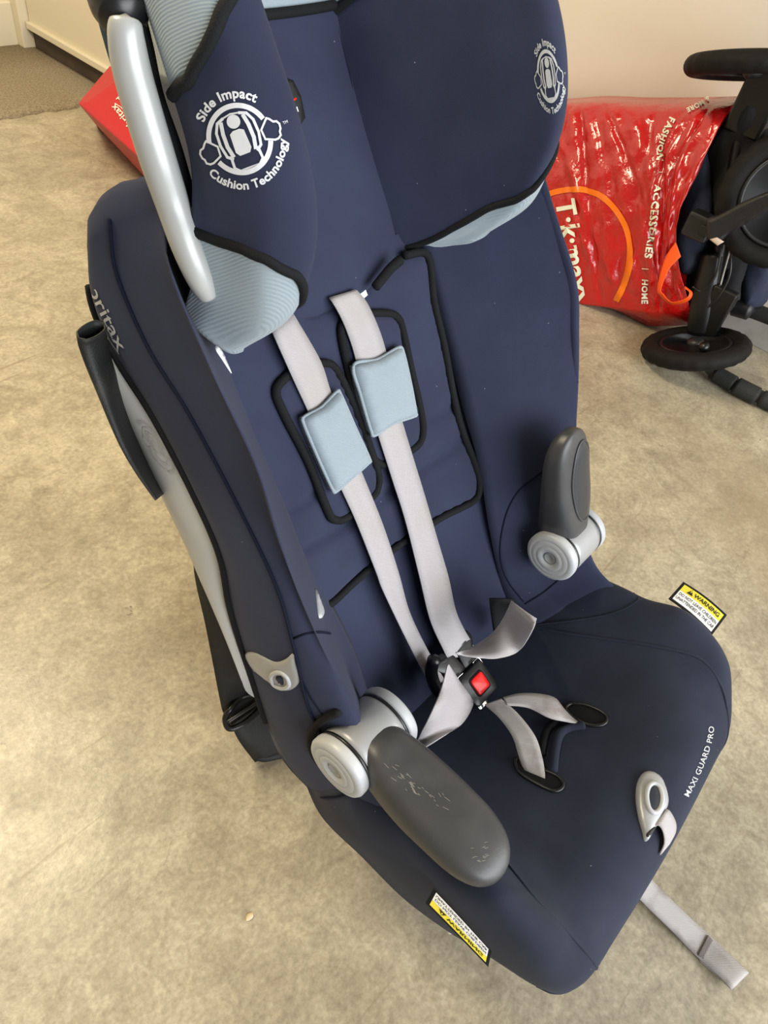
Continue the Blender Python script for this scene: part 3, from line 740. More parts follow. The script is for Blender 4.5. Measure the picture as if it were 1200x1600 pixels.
# --- armrests: hub, caps and padded arm; the left one folded down, the right one up
def armrest(side, ang, nm):
    c = np.array([mir(.200 if side < 0 else .184, side), .137, .350])
    ax = np.array([float(side), 0, 0])                 # outwards
    hub = lathe('armrest_hub', [(.020,-.030),(.0328,-.028),(.033,-.02),(.033,.02),(.0328,.026),(.02,.028)], c, ax, SILV, seat)
    for s_, e in ((1, .030), (-1, .030)):
        lathe('hub_groove', [(.031, 0), (.0333, .0005), (.0333, .0035), (.031, .004)], c + ax * s_ * .026, ax * s_, BLACKP, hub)
        cap = lathe('hub_cap', [(.030,0),(.0335,.0008),(.034,.003),(.034,.009),(.032,.012),(.027,.0132),(.0262,.0128),(.0254,.0132),(.020,.0142),(.0185,.0136),(.0175,.0142),(.011,.0146),(.009,.012),(.0,.0115)], c + ax * s_ * .0297, ax * s_, LIGHTP if s_ * side > 0 or True else SILV, hub)
        lathe('cap_screw', [(.0085,0),(.0085,.0015),(.006,.002),(.0055,.0008),(0,.0008)], c + ax * s_ * (.0297 + .0112), ax * s_, SILV, cap, seg=24)
    # arm in local frame: length along l, thickness along t
    l = np.array([0, -math.cos(ang), math.sin(ang)]); t = np.array([0, math.sin(ang), math.cos(ang)])
    S_ = [(.012,.0255,.024,.004),(.030,.0285,.026,.004),(.055,.0325,.0235,.002),(.085,.0350,.0205,0),(.115,.0350,.0180,-.001),(.145,.0335,.0160,-.003),(.165,.0290,.0135,-.005),(.178,.0220,.0105,-.007),(.186,.0120,.0065,-.009),(.1885,.003,.003,-.010)]
    S2 = resample([(d * (.90 if side < 0 else .925), w, h, dz) for d, w, h, dz in S_], 60); V = []; seg = 40
    for d, w, h, dz in S2:
        for k in range(seg):
            a = 2 * math.pi * k / seg; ca, sa = math.cos(a), math.sin(a); e_ = .62
            X_ = w * abs(ca) ** e_ * (1 if ca >= 0 else -1); Z_ = h * abs(sa) ** (e_ if sa < 0 else .8) * (1 if sa >= 0 else -1)
            V.append(c + ax * (X_ - (.12 * d if side > 0 else -.02 * d)) + l * d + t * (Z_ + dz + (.002 if sa > 0 else 0)))
    Fc = grid_faces(len(S2), seg, True) + [tuple(range(seg)), tuple(range((len(S2)-1)*seg, len(S2)*seg))]
    arm = recalc(mesh_obj('armrest_arm', V, Fc, ARMP, seat))
    # smooth inset on the underside
    Q = []
    for k in range(40):
        a = 2 * math.pi * k / 40; Q.append((.100 + .058 * math.cos(a), .024 * math.sin(a)))
    V = []; rings = 10
    bpy.context.view_layer.update(); bv = bvh_of(arm)
    for j in range(rings + 1):
        s_ = j / rings
        for (d, w) in Q:
            dd = .100 + (d - .100) * s_; ww = w * s_ + .004 * side * 0
            o_ = c + ax * (ww - (.12 * dd - .008 if side > 0 else -.02 * dd)) + l * dd - t * .08; hit = bv.ray_cast(Vector(o_), Vector(t))
            p = np.array(hit[0]) if hit[0] is not None else c + ax * ww + l * dd - t * .018
            V.append(p - t * (.0030 * math.sqrt(max(0, 1 - s_ ** 2)) + .0006))
    ins_ = recalc(mesh_obj('arm_inset', V, grid_faces(rings + 1, 40, True), ARMG, arm))
    rim = [V[rings * 40 + k] for k in range(40)]
    tube('inset_rim', rim, .0014, ARMP, arm, seg=6, n=100, closed=True)
    return hub, arm, c
hubL, armL, cL = armrest(-1, math.radians(4), 'left')
hubR, armR, cR = armrest(1, math.radians(110), 'right')
bpy.context.view_layer.update()
# pale scuffs worn into the lowered arm
HA = hitter(bvh_of(armL)); SCUFF = mat('scuff', '#8f8a80', .7); A = Art(); rr = random.Random(3)
for k in range(34):
    x = rr.gauss(0, 24); y = x * .62 + rr.gauss(0, 7); a = rr.uniform(.2, 1.1); L_ = rr.uniform(3, 11)
    A.line([(x, y), (x + L_ * math.cos(a), y + L_ * math.sin(a))], .55)
for k in range(14):
    x = rr.gauss(105, 10); y = rr.gauss(103, 8); a = rr.uniform(-.5, .8); A.line([(x, y), (x + 5 * math.cos(a), y + 5 * math.sin(a))], .5)
A.put('scuff_marks', pxmap(HA, 645, 1228, (1, 0), (0, 1), .0002), SCUFF, armL)['kind'] = 'stuff'
# dark collar where the hub leaves the cover
tube('hub_collar', on(HL, [(530,1111),(512,1119),(494,1135),(487,1155),(493,1178),(508,1196),(530,1206)], .001), .0046, BLACKF, seat, seg=8, n=60, flat=None)
# padded side panels round the armrests, with their seams
for H_, b_, P in ((HL, bol[-1], [(459,1020),(468,1050),(482,1082),(498,1108),(512,1128)]), (HL, bol[-1], [(455,1000),(478,990),(500,988),(516,990)]),
                  (HR, bol[1], [(848,735),(812,765),(792,800),(782,845),(783,880),(795,910),(818,940)]), (HR, bol[1], [(820,944),(850,925),(880,900)])):
    tube('seam', on(H_, P, -.0002), .0013, SEAM, b_, seg=6, n=50)
tube('seam', on(HL, [(473,1238),(500,1244),(530,1243),(556,1234),(572,1226)], .0006), .0020, SEAM, bol[-1], seg=6, n=40)


# ------------------------------------------------------------------ harness
def off_h(z): return float(np.interp(z, [.20, .27, .33, .42, .62], [.048, .034, .025, .0265, .0265]))
HH = guide(lambda p: p[1] - back_y(p[0] - X0, p[2]) + off_h(p[2]))
def lay(pts, off=0.0):
    return [HH(u, v)[0] + HH(u, v)[1] * off for u, v in pts]
# shoulder straps
ribbon('shoulder_strap', [HB(*p)[0] for p in ((420,505),)] + lay([(427,523),(460,597),(483,647),(510,712),(532,762),(557,817),(587,893),(600,927),(645,1020),(676,1077)]),
       [HB(*p)[0] for p in ((455,483),)] + lay([(462,497),(500,563),(517,613),(543,680),(563,733),(597,817),(622,893),(639,954),(664,1008),(694,1062)]), STRAP, seat, n=110)
ribbon('shoulder_strap', [HB(518,478)[0]] + lay([(515,466),(533,497),(548,535),(558,570),(575,630),(590,678),(613,750),(633,813),(655,900),(672,969),(693,1016),(700,1030)]),
       [HB(566,470)[0]] + lay([(556,453),(573,473),(591,512),(603,550),(617,612),(628,658),(663,773),(681,835),(700,900),(714,960),(739,1008),(745,1020)]), STRAP, seat, n=110)
ribbon('slot_liner', [HB(545,447)[0] + [0, -.010, 0], HB(557,438)[0] + [0, -.010, 0]], [HB(553,460)[0] + [0, -.012, 0], HB(561,453)[0] + [0, -.012, 0]], WHITE, seat, n=8)
# knitted chest pads round the straps
HP_ = guide(lambda p: p[1] - back_y(p[0] - X0, p[2]) + off_h(p[2]) + .003)
CP1 = [(473,652),(500,637),(524,613),(530,616),(553,668),(575,716),(574,723),(548,746),(524,767),(518,764),(494,712),(473,662)]
CP2 = [(551,571),(588,562),(620,544),(628,549),(640,600),(648,644),(646,650),(612,662),(584,680),(578,672),(562,618)]
for O, c0 in ((CP1, ((477,661),(521,762))), (CP2, ((555,575),(582,674)))):
    cp = patch('chest_pad', O, HP_, .008, BLUE, seat, step=6, edge=7, puff=.003, back=.006, smooth_outline=False)
    tube('pad_stitching', on(HP_, O, .0015, n=120, closed=True), .0020, BLUE, cp, seg=6, n=150, closed=True)

# buckle frame: u across, v forward and down, n out
BC = px(746, 1068, X0 + .001)
bu = np.array([1, 0, 0.]); bvv = np.array([0, -.87, -.50]); bvv /= np.linalg.norm(bvv); bn = np.cross(bvv, bu); bn = bn if bn[2] > 0 else -bn
def bp(a, b, c=0.0): return BC + bu * a + bvv * b + bn * c
def slab(name, pts, z0, z1, bev, m, parent):
    """flat plate with rounded edges from an outline in the buckle's own plane"""
    P = resample([np.array([a, b]) for a, b in pts], 48, True); c = P.mean(0); V = []; prof = [(1 - bev * 2.2, z0), (1, z0 + bev * .02), (1, z1 - .0018), (1 - bev * .5, z1 - .0005), (1 - bev * 1.3, z1), (.5, z1 + .0006), (.02, z1 + .0008)]
    for s_, z in prof:
        for q in P: w = c + (q - c) * s_; V.append(bp(w[0], w[1], z))
    return recalc(mesh_obj(name, V, grid_faces(len(prof), 48, True) + [tuple(range(48)), tuple(range((len(prof)-1)*48, len(prof)*48))], m, parent))
def rsq(w, h, r, cx=0, cy=0):
    out = []
    for sx, sy, a0 in ((1, 1, 0), (-1, 1, 90), (-1, -1, 180), (1, -1, 270)):
        for k in range(5):
            a = math.radians(a0 + 22.5 * k); out.append((cx + sx * (w - r) + r * math.cos(a), cy + sy * (h - r) + r * math.sin(a)))
    return out
buckle = slab('buckle', rsq(.0225, .0215, .007), -.016, .004, .05, BLACKP, seat)
slab('button_frame', rsq(.0135, .0135, .005), .002, .0052, .06, BLACKF, buckle)
slab('release_button', rsq(.0112, .0110, .0038), .003, .0070, .08, REDB, buckle)
for a in (-1, 1):
    tube('clip_edge', [bp(a * .0225, -.006, .001), bp(a * .0222, -.022, .001), bp(a * .010, -.0235, .002)], .0009, CHROME, buckle, seg=6, n=20)
slab('buckle_latch', rsq(.009, .007, .003, -.006, .026), -.014, -.006, .06, CHROME, buckle)
for a in (-1, 1):                                       # two plastic tongues
    tg = slab('buckle_tongue', [(a*.001,-.018),(a*.020,-.018),(a*.024,-.030),(a*.036,-.046),(a*.034,-.058),(a*.020,-.060),(a*.006,-.052),(a*.001,-.036)], -.010, -.003, .07, BLACKP, seat)
    slab('tongue_slot', [(a*.012,-.050),(a*.026,-.053),(a*.029,-.049),(a*.016,-.045)], -.004, -.0024, .1, INK, tg)
tube('tongue_wing', [px(678,1030,.43), px(674,1050,.43), px(680,1072,.43), px(688,1082,.432)], .0078, BLACKP, seat, seg=12, n=24)
# lap straps
def R3(L): return [py(u, v, y) for u, v, y in L]
ribbon('lap_strap', R3([(712,1020,.135),(740,1010,.135),(768,990,.13),(786,966,.128),(799,939,.130)]) + [np.array([X0+.098,.150,.268]), np.array([X0+.110,.185,.235])],
       R3([(714,1023,.135),(745,1027,.118),(780,1028,.102),(812,1016,.092),(837,972,.088)]) + [np.array([X0+.118,.118,.262]), np.array([X0+.126,.165,.225])], STRAP, seat, n=90)
ribbon('lap_strap', R3([(699,1040,.135),(690,1075,.125),(678,1105,.115),(662,1137,.112),(640,1170,.118)]) + [np.array([X0-.115,.150,.235])],
       R3([(701,1038,.135),(719,1066,.120),(736,1090,.105),(738,1103,.098),(722,1130,.092),(690,1152,.095),(645,1176,.108)]) + [np.array([X0-.125,.130,.230])], STRAP, seat, n=90)
# black guard at the right hip slot
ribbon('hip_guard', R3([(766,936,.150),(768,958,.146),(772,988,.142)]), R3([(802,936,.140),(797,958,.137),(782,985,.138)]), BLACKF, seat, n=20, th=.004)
# crotch slots, straps and the ridge between them
for O in ([(805,1190),(812,1186),(840,1200),(868,1212),(880,1224),(876,1234),(862,1236),(836,1224),(812,1208)], [(888,1102),(896,1100),(920,1104),(944,1116),(948,1127),(938,1134),(918,1133),(896,1122),(884,1110)]):
    sl = patch('crotch_slot', O, H_C, .0016, BLACKF, cushion, step=4, edge=4)
    tube('slot_rim', on(H_C, O, .001, n=40, closed=True), .0024, BLACKP, sl, seg=8, n=60, closed=True)
def CZ(L): 
    out = []
    for u, v, h in L:
        p, n_ = H_C(u, v); t = h / max(.2, abs(n_ @ ray(u, v))); out.append(p - ray(u, v) * t)
    return out
ribbon('crotch_strap', CZ([(757,1101,.034),(780,1122,.032),(800,1150,.026),(810,1180,.014),(815,1195,.005),(822,1206,.0)]), CZ([(783,1092,.034),(810,1116,.032),(836,1150,.026),(847,1182,.014),(851,1205,.005),(852,1220,.0)]), STRAPD, seat, n=60)
ribbon('crotch_strap', CZ([(786,1090,.034),(810,1084,.032),(840,1084,.03),(866,1090,.026),(880,1106,.012),(893,1120,.003),(905,1128,.0)]), CZ([(792,1102,.034),(825,1106,.028),(858,1122,.020),(885,1128,.010),(905,1131,.003),(914,1132,.0)]), STRAPD, seat, n=60)
tube('cushion_ridge', CZ([(912,1134,.0),(888,1138,.0),(874,1148,.002),(868,1170,.002),(864,1205,.0)]), .0055, NAVYD, cushion, seg=10, n=40)
tube('cushion_ridge', CZ([(872,1124,.0),(855,1142,.001),(848,1165,.002),(846,1180,.0)]), .005, BLACKF, cushion, seg=10, n=40)

# --- harness adjuster on the front with the pull strap
ADJ = [(1011,1206),(1022,1208),(1033,1217),(1041,1238),(1042,1256),(1034,1272),(1026,1286),(1016,1304),(1007,1315),(1003,1300),(997,1278),(993,1252),(994,1228),(1001,1212)]
adj = patch('harness_adjuster', ADJ, H_C, .006, SILV, seat, step=4, edge=8, puff=.002)
bpy.context.view_layer.update(); HADJ = hitter(bvh_of(adj))
el = [(1010,1246),(1013,1230),(1021,1224),(1030,1230),(1034,1246),(1031,1262),(1023,1270),(1014,1264)]
tube('adjuster_ring', on(HADJ, el, .001, n=40, closed=True), .0026, LIGHTP, adj, seg=8, n=60, closed=True)
patch('adjuster_button', el, HADJ, .001, ARMG, adj, step=3, edge=3)
patch('adjuster_slot', [(1010,1303),(1022,1292),(1024,1296),(1013,1308)], HADJ, .0008, INK, adj, step=2, edge=1)
def near(u, v, h):
    r = H_C(u, v); return px(u, v, X0 - .004) if r is None else r[0] - ray(u, v) * h
ribbon('adjuster_strap', [near(1019,1292,.004), near(1029,1290,.012), near(1036,1300,.016), near(1038,1318,.014), near(1031,1336,.006)],
       [near(1037,1268,.004), near(1045,1266,.012), near(1055,1284,.012), near(1055,1300,.010), near(1046,1318,.006)], STRAP, seat, n=50)
# its tail hangs under the cushion and lies on the floor
ft = ribbon('pull_strap_tail', [np.array([X0+.030,-.135,.10]), pz(978,1360,.045), pz(990,1394,.020), pz(1050,1455,.008), pz(1086,1492,.006), pz(1120,1522,.012), pz(1142,1545,.014), pz(1134,1538,.004), pz(1092,1500,.003)],
       [np.array([X0+.065,-.135,.10]), pz(1004,1345,.045), pz(1016,1372,.020), pz(1085,1440,.008), pz(1112,1464,.006), pz(1143,1494,.012), pz(1168,1518,.014), pz(1160,1512,.004), pz(1108,1470,.003)], STRAPD, seat, n=90)
ribbon('strap_stitching', [pz(1090,1492,.0075), pz(1100,1498,.0085)], [pz(1106,1461,.0075), pz(1114,1470,.0085)], mat('worn_stitching', '#7d7573', .9, bump=(900,1,.001)), ft, n=6)

# --- model name print on the front right shoulder
A = Art(); A.text('MAXI GUARD PRO', 0, 0, 1, .012, sx=1.0, spacing=1.05)
V_, F_, w_ = glyphs('MAXI GUARD PRO', .012, 1.05)
def along(P, size, H_, off=.0008):
    Q = resample(P, 60); L_ = np.r_[0, np.cumsum(np.linalg.norm(np.diff(Q, axis=0), axis=1))]
    def f(a, b):
        s_ = (a + w_ / 2) / w_ * L_[-1]; q = np.array([np.interp(s_, L_, Q[:, k]) for k in (0, 1)])
        q2 = np.array([np.interp(s_ + 2, L_, Q[:, k]) for k in (0, 1)]); q1 = np.array([np.interp(s_ - 2, L_, Q[:, k]) for k in (0, 1)]); t = q2 - q1; t /= np.linalg.norm(t) + 1e-9
        n_ = np.array([t[1], -t[0]]); q = q + n_ * b * size; r = H_(*q); return None if r is None else r[0] + r[1] * off
    return f
A.put('model_print', along([(1071,1244),(1086,1215),(1099,1184),(1108,1155),(1111,1135)], 12, H_C), PRINTG, cushion)

# --- sewn-in warning tags
def tag_(name, c00, c10, c11, c01, parent, flip=False):
    """fabric tag with corners: start, end along the length, and the two outer ones"""
    C4 = [np.asarray(x, float) for x in (c00, c10, c11, c01)]
    def q(a, b, h=0.0):
        p = (C4[0] * (1 - a) + C4[1] * a) * (1 - b) + (C4[3] * (1 - a) + C4[2] * a) * b
        n_ = np.cross(C4[1] - C4[0], C4[3] - C4[0]); n_ /= np.linalg.norm(n_); n_ = n_ if n_ @ (CAM - p) > 0 else -n_
        return p + n_ * (h + .003 * math.sin(math.pi * a))
    n = 14
    def pl(nm, a0, a1, b0, b1, h, m, par, t=.0006):
        V = [q(a0 + (a1 - a0) * i / n, b0 + (b1 - b0) * j, h - t * k) for k in (0, 1) for j in (0, 1) for i in range(n + 1)]; k = n + 1; Fc = []
        for i in range(n): Fc += [(i, i + 1, k + i + 1, k + i), (2*k + i, 3*k + i, 3*k + i + 1, 2*k + i + 1), (i, 2*k + i, 2*k + i + 1, i + 1), (k + i, k + i + 1, 3*k + i + 1, 3*k + i)]
        Fc += [(0, k, 3*k, 2*k), (n, 2*k + n, 3*k + n, k + n)]
        return recalc(mesh_obj(nm, V, Fc, m, par, smooth=False))
    t = pl(name, 0, 1, 0, 1, 0, BLACKF, parent, .0014)
    pl('tag_yellow', .05, .95, .58, .90, .0006, YEL, t); pl('tag_white', .05, .95, .08, .57, .0006, WHITE, t)
    A = Art(); A.text('WARNING', .60, .735, .24, .02, sx=.5)
    A.poly([(.17,.63),(.29,.63),(.23,.86)]); A.text('DO NOT LEAVE CHILDREN', .5, .44, .19, .008, sx=.37); A.text('UNATTENDED IN THE CAR', .5, .24, .19, .008, sx=.37)
    A.put('tag_lettering', lambda a, b: q(a, b, .0011), INK, t)
    A = Art(); A.line([(.23,.72),(.23,.80)], .018); A.put('tag_mark', lambda a, b: q(a, b, .0016), YEL, t)
    return t
xr = mir(.232, 1)
tag_('warning_tag', px(1045,935,xr-.008), px(1112,993,xr-.008), px(1136,961,xr+.034), px(1068,909,xr+.034), seat)
xl = mir(.236, -1)
tl = tag_('warning_tag', px(678,1388,xl+.002), px(768,1486,xl+.002), px(763,1511,xl-.012), px(665,1411,xl-.012), seat)
patch('base_corner', [(694,1438),(714,1458),(701,1459)], guide(lambda p: p[0] - .262), .002, WHITE, seat, step=3, edge=1, smooth_outline=False)

tube('shell_rim', [px(622,1386,.262), px(645,1403,.262), px(670,1423,.262), px(692,1441,.262), px(703,1452,.262)], .0016, WHITE, seat, seg=6, n=40)

# --- black webbing flap behind the left shoulder and the tether belt with its slide buckle
V = []
fl = [((122,528),(163,503)),((124,545),(172,560)),((152,610),(195,635)),((185,690),(225,712)),((212,738),(247,757)),((243,782),(256,771))]
n = 30
Aa = resample([px(*a, mir(.262, -1)) for a, b in fl], n); Bb = resample([px(*b, mir(.235, -1)) for a, b in fl], n)
loops = []
for i in range(n):
    a, b = Aa[i], Bb[i]; d = b - a; nn = np.cross(d, Aa[min(i+1, n-1)] - Aa[max(i-1, 0)]); nn /= np.linalg.norm(nn); h = .0065 * (1 - .7 * i / n)
    loops.append([a + d * t + nn * h * s_ * math.sin(math.pi * min(max(t, .0), 1)) ** .3 for s_, ts in ((1, np.linspace(0, 1, 9)), (-1, np.linspace(1, 0, 9)[1:-1])) for t in ts])
V = [p for l in loops for p in l]; nc = len(loops[0])
flap = recalc(mesh_obj('webbing_flap', V, grid_faces(n, nc, True) + [tuple(range((n-1)*nc, n*nc))], BLACKV, seat))
flap.modifiers.new('s', 'SOLIDIFY').thickness = .0012
belt = ribbon('tether_belt', [np.array([.300,.42,.44]), pz(303,885,.36), pz(322,980,.26), pz(343,1090,.13), pz(352,1120,.085), pz(378,1160,.04), pz(405,1190,.015), pz(450,1185,.004), np.array([.36,.22,.004])],
       [np.array([.345,.40,.44]), pz(352,900,.36), pz(375,985,.26), pz(392,1070,.13), pz(404,1095,.085), pz(425,1130,.05), pz(440,1155,.022), pz(470,1165,.008), np.array([.38,.25,.006])], BLACKV, seat, n=80, th=.002)
sbk = tube('slide_buckle', [pz(352,1122,.10), pz(358,1138,.095), pz(378,1132,.095), pz(402,1112,.095), pz(410,1098,.10), pz(398,1086,.11), pz(376,1090,.11), pz(360,1108,.11)], .0042, BLACKP, seat, seg=10, n=80, closed=True)
tube('buckle_bar', [pz(356,1128,.107), pz(380,1112,.11), pz(404,1096,.11)], .003, BLACKP, sbk, seg=8, n=20)
ribbon('belt_stub', [pz(360,1130,.09), pz(375,1160,.06), pz(398,1190,.012)], [pz(405,1100,.09), pz(440,1135,.05), pz(470,1165,.02)], BLACKV, seat, n=30, th=.003)

# ------------------------------------------------------------------ red plastic shopping bag lying on its side against the wall
REDP = mat('red_plastic_film', '#b9100e', 0.25, spec=.6, noise=(6, '#a80c0b', .35, .7), bump=(34, .55, .012), coat=.5)
ORG = mat('orange_print', '#e8700c', 0.35); ORS = mat('orange_strap', '#f2540f', .5)
bag = root('shopping_bag', (1.95, .75, 0), 'red plastic shopping bag with an orange ring lying on its side against the wall', 'bag')
cols = [  # each column: wall top, top edge, three on the face, bottom edge
 [(760,165,2.08),(760,190,1.97),(765,270,1.91),(775,350,1.87),(790,400,1.85),(815,440,1.86)],
 [(820,158,2.08),(820,180,1.965),(820,260,1.905),(828,340,1.865),(838,405,1.845),(850,462,1.85)],
 [(890,154,2.08),(890,172,1.96),(890,250,1.90),(892,340,1.86),(896,410,1.842),(900,474,1.845)],
 [(950,150,2.08),(950,171,1.955),(950,250,1.895),(950,340,1.855),(953,415,1.842),(955,481,1.855)],
 [(1010,152,2.08),(1012,176,1.95),(1012,250,1.89),(1012,340,1.85),(1012,420,1.842),(1015,489,1.865)],
 [(1085,152,2.07),(1080,176,1.94),(1050,255,1.88),(1038,340,1.845),(1036,420,1.845),(1045,489,1.87)],
 [(1162,150,2.06),(1134,178,1.93),(1092,268,1.87),(1062,335,1.84),(1058,400,1.845),(1079,487,1.87)]]
G = np.array([[px(*q) for q in c] for c in cols])       # [col][row]
nr, nc = 100, 120; rn = random.Random(5)
folds = [(rn.uniform(0, 6), rn.uniform(.05, .16), rn.uniform(-.5, .5), rn.uniform(-.010, .012)) for _ in range(34)]
V = []
for j in range(nr):
    for i in range(nc):
        u = 6 * i / (nc - 1); v = 5 * j / (nr - 1)
        p = surf(G, v, u).copy(); fade = math.sin(math.pi * min(1, max(0, v / 5))) ** .5
        for (c_, w_, sl_, am) in folds:
            d_ = (u + sl_ * (v - 2.5) - c_) / w_; p[0] += am * math.exp(-d_ * d_) * fade * (.4 + .6 * math.sin(v * 1.3 + c_ * 5) ** 2)
        p[0] += .004 * math.sin(u * 9 + v * 5) * math.sin(v * 7 - u * 3) * fade
        V.append(p)
Fc = grid_faces(nr, nc)
# the rest of the bag: down along the wall and the base end, all one film
last = V[(nr-1)*nc:]; first = V[:nc]
rows_ = [[p + np.array([.05, 0, max(-p[2] + .004, -.06)]) for p in last], [np.array([2.09, p[1], .006]) for p in last], [np.array([2.105, p[1] + 0, .2]) for p in last], [np.array([2.10, p[1], p[2] - .02]) for p in first]]
for r in rows_: V += r
k0 = (nr - 1) * nc; k1 = nr * nc
for i in range(nc - 1): Fc.append((k0 + i, k0 + i + 1, k1 + i + 1, k1 + i))
Fc += grid_faces(4, nc, off=k1)
for i in range(nc - 1): Fc.append((k1 + 3 * nc + i, k1 + 3 * nc + i + 1, i + 1, i))
Fc.append(tuple([j * nc for j in range(nr)] + [k1 + j * nc for j in range(4)]))
film = recalc(mesh_obj('bag_film', V, Fc, REDP, bag)); film.modifiers.new('s', 'SOLIDIFY').thickness = .0008
bpy.context.view_layer.update(); HBG = hitter(bvh_of(film))
idp = lambda off: (lambda a, b: (lambda r: None if r is None else r[0] + r[1] * off)(HBG(a, b)))
def stripe(name, P, w, m, off, parent):
    Q = resample(P, 140); T_ = np.gradient(Q, axis=0); T_ /= np.linalg.norm(T_, axis=1, keepdims=True); V = []; ok = []
    for q, t in zip(Q, T_):
        for k in (-1, -.33, .33, 1):
            r = HBG(q[0] - t[1] * w * k / 2, q[1] + t[0] * w * k / 2); V.append(np.zeros(3) if r is None else r[0] + r[1] * off); ok.append(r is not None)
    return mesh_obj(name, V, [f for f in grid_faces(140, 4) if all(ok[i] for i in f)], m, parent)
stripe('orange_ring', [(830,325),(846,309),(868,300),(897,296),(922,299),(943,309),(966,333),(980,362),(985,400),(977,440),(963,470)], 9, ORG, .0022, film)
PRW = mat('cream_print', '#dfe0cc', .45)
A = Art(); A.text('T\u00b7k\u00b7maxx', 0, 0, 1, .03, align='l', spacing=1.05)
A.put('bag_logo_print', pxmap(HBG, 884, 312, (.165*42, .986*42), (.986*42, -.165*42), .003), PRW, film)
def pathtext(t, P, size, name, bold=.04):
    global w_
    V_, F_, w_ = glyphs(t, .035, 1.15); A = Art(); A.add(V_ - [w_ / 2, 0.35], F_)
    return A.put(name, along(P, size, HBG, .003), PRW, film)
def along(P, size, H_, off=.0008):
    Q = resample(P, 60); L_ = np.r_[0, np.cumsum(np.linalg.norm(np.diff(Q, axis=0), axis=1))]; wt = w_
    def f(a, b):
        s_ = (a + wt / 2) / wt * L_[-1]; q = np.array([np.interp(s_, L_, Q[:, k]) for k in (0, 1)])
        q2 = np.array([np.interp(s_ + 2, L_, Q[:, k]) for k in (0, 1)]); q1 = np.array([np.interp(s_ - 2, L_, Q[:, k]) for k in (0, 1)]); t = q2 - q1; t /= np.linalg.norm(t) + 1e-9
        q = q + np.array([t[1], -t[0]]) * b * size; r = H_(*q); return None if r is None else r[0] + r[1] * off
    return f
pathtext('FASHION', [(1052,185),(1041,207),(1033,229),(1031,251)], 13.5, 'bag_print')
pathtext('ACCESSORIES', [(1027,289),(1024,320),(1019,362),(1013,403)], 13.5, 'bag_print')
pathtext('HOME', [(1009,436),(1008,452),(1008,474)], 13.5, 'bag_print')
pathtext('& MORE', [(1108,155),(1094,164),(1074,174)], 10, 'bag_print')
A = Art(); A.line([(1024,269),(1034,270)], 1.2); A.line([(1004,419),(1014,420)], 1.2); A.put('bag_print', idp(.003), PRW, film)['kind'] = 'stuff'
X_ = 1.835
ribbon('bag_handle', [px(1056,378,X_), px(1042,398,X_-.006), px(1034,419,X_-.01), px(1027,452,X_-.012), px(1033,464,X_-.012), px(1049,476,X_-.01), px(1074,471,X_-.008), px(1082,458,X_-.004), px(1070,447,X_)],
       [px(1064,401,X_), px(1054,411,X_-.006), px(1045,422,X_-.01), px(1033,451,X_-.018), px(1037,460,X_-.022), px(1050,472,X_-.022), px(1072,466,X_-.02), px(1077,457,X_-.012), px(1070,451,X_-.004)], ORS, bag, n=70)

# ------------------------------------------------------------------ folded pushchair standing on end by the wall
TYRE = mat('tyre_rubber', '#131210', 0.7, spec=.2, bump=(60, .5, .003)); RIMM = mat('black_rim', '#17181a', 0.4); FRB = mat('black_frame', '#0c0d0e', 0.38)
PLG = mat('charcoal_plastic', '#191a1d', 0.45); NVF = mat('navy_canopy_cloth', '#242b40', .9, bump=(40, .5, .006)); FOAM = mat('black_foam', '#1d1e1d', .75, bump=(300, .7, .002))
push = root('folded_pushchair', (1.93, .33, 0), 'folded black pushchair with three air tyres leaning by the wall right of the red bag', 'pushchair')
def wheel(c, axis, Rw, rt):
    c = np.asarray(c, float); ax = np.asarray(axis, float); ax /= np.linalg.norm(ax)
    a = np.cross(ax, [0, 0, 1.0] if abs(ax[2]) < .9 else [1.0, 0, 0]); a /= np.linalg.norm(a); b = np.cross(ax, a)
    V = []; n1, n2 = 96, 20
    for i in range(n1):
        t = 2 * math.pi * i / n1; e = a * math.cos(t) + b * math.sin(t)
        for k in range(n2):
            w = 2 * math.pi * k / n2; rad = rt * (1 + (.035 * (1 if (i // 2 + (k > n2 / 4 and k < 3 * n2 / 4)) % 2 else -1) if math.cos(w) > .35 else 0))
            V.append(c + e * (Rw - rt + math.cos(w) * rad) + ax * math.sin(w) * rad * .95)
    Fc = [((i) * n2 + k, (i) * n2 + (k + 1) % n2, ((i + 1) % n1) * n2 + (k + 1) % n2, ((i + 1) % n1) * n2 + k) for i in range(n1) for k in range(n2)]
    ty = recalc(mesh_obj('tyre', V, Fc, TYRE, push)); r_in = Rw - 2 * rt
    rim = lathe('rim', [(r_in + .006, -.014), (r_in - .004, -.016), (r_in - .010, -.010), (r_in - .010, .010), (r_in - .004, .016), (r_in + .006, .014)], c, ax, RIMM, ty, seg=64)
    lathe('wheel_hub', [(.0, -.024), (.016, -.024), (.022, -.016), (.022, .016), (.016, .024), (0, .024)], c, ax, PLG, ty, seg=32)
    for k in range(6):
        t = 2 * math.pi * k / 6; e = a * math.cos(t) + b * math.sin(t)
        tube('spoke', [c + e * .018, c + e * (r_in - .006)], [.008, .006], RIMM, ty, seg=8, n=8)
    return ty
def tilt_axis(u, v, deg):                              # axis square to the line of sight, leaning towards the viewer by deg
    r = ray(u, v); up = RW @ np.array([0, -1.0, (v - 800) / F]); up /= np.linalg.norm(up)
    return up * math.cos(math.radians(deg)) - r * math.sin(math.radians(deg))
ax_ = tilt_axis(1086, 543, 19); zc = .143 * math.sqrt(max(0, 1 - ax_[2] ** 2)) + .012
wheel(pz(1086, 543, zc), ax_, .134, .024)
wheel(px(1180, 103, 1.93), tilt_axis(1180, 103, -4), .150, .024)
wheel(px(1229, 313, 1.89), (-1, -.30, .30), .150, .025)
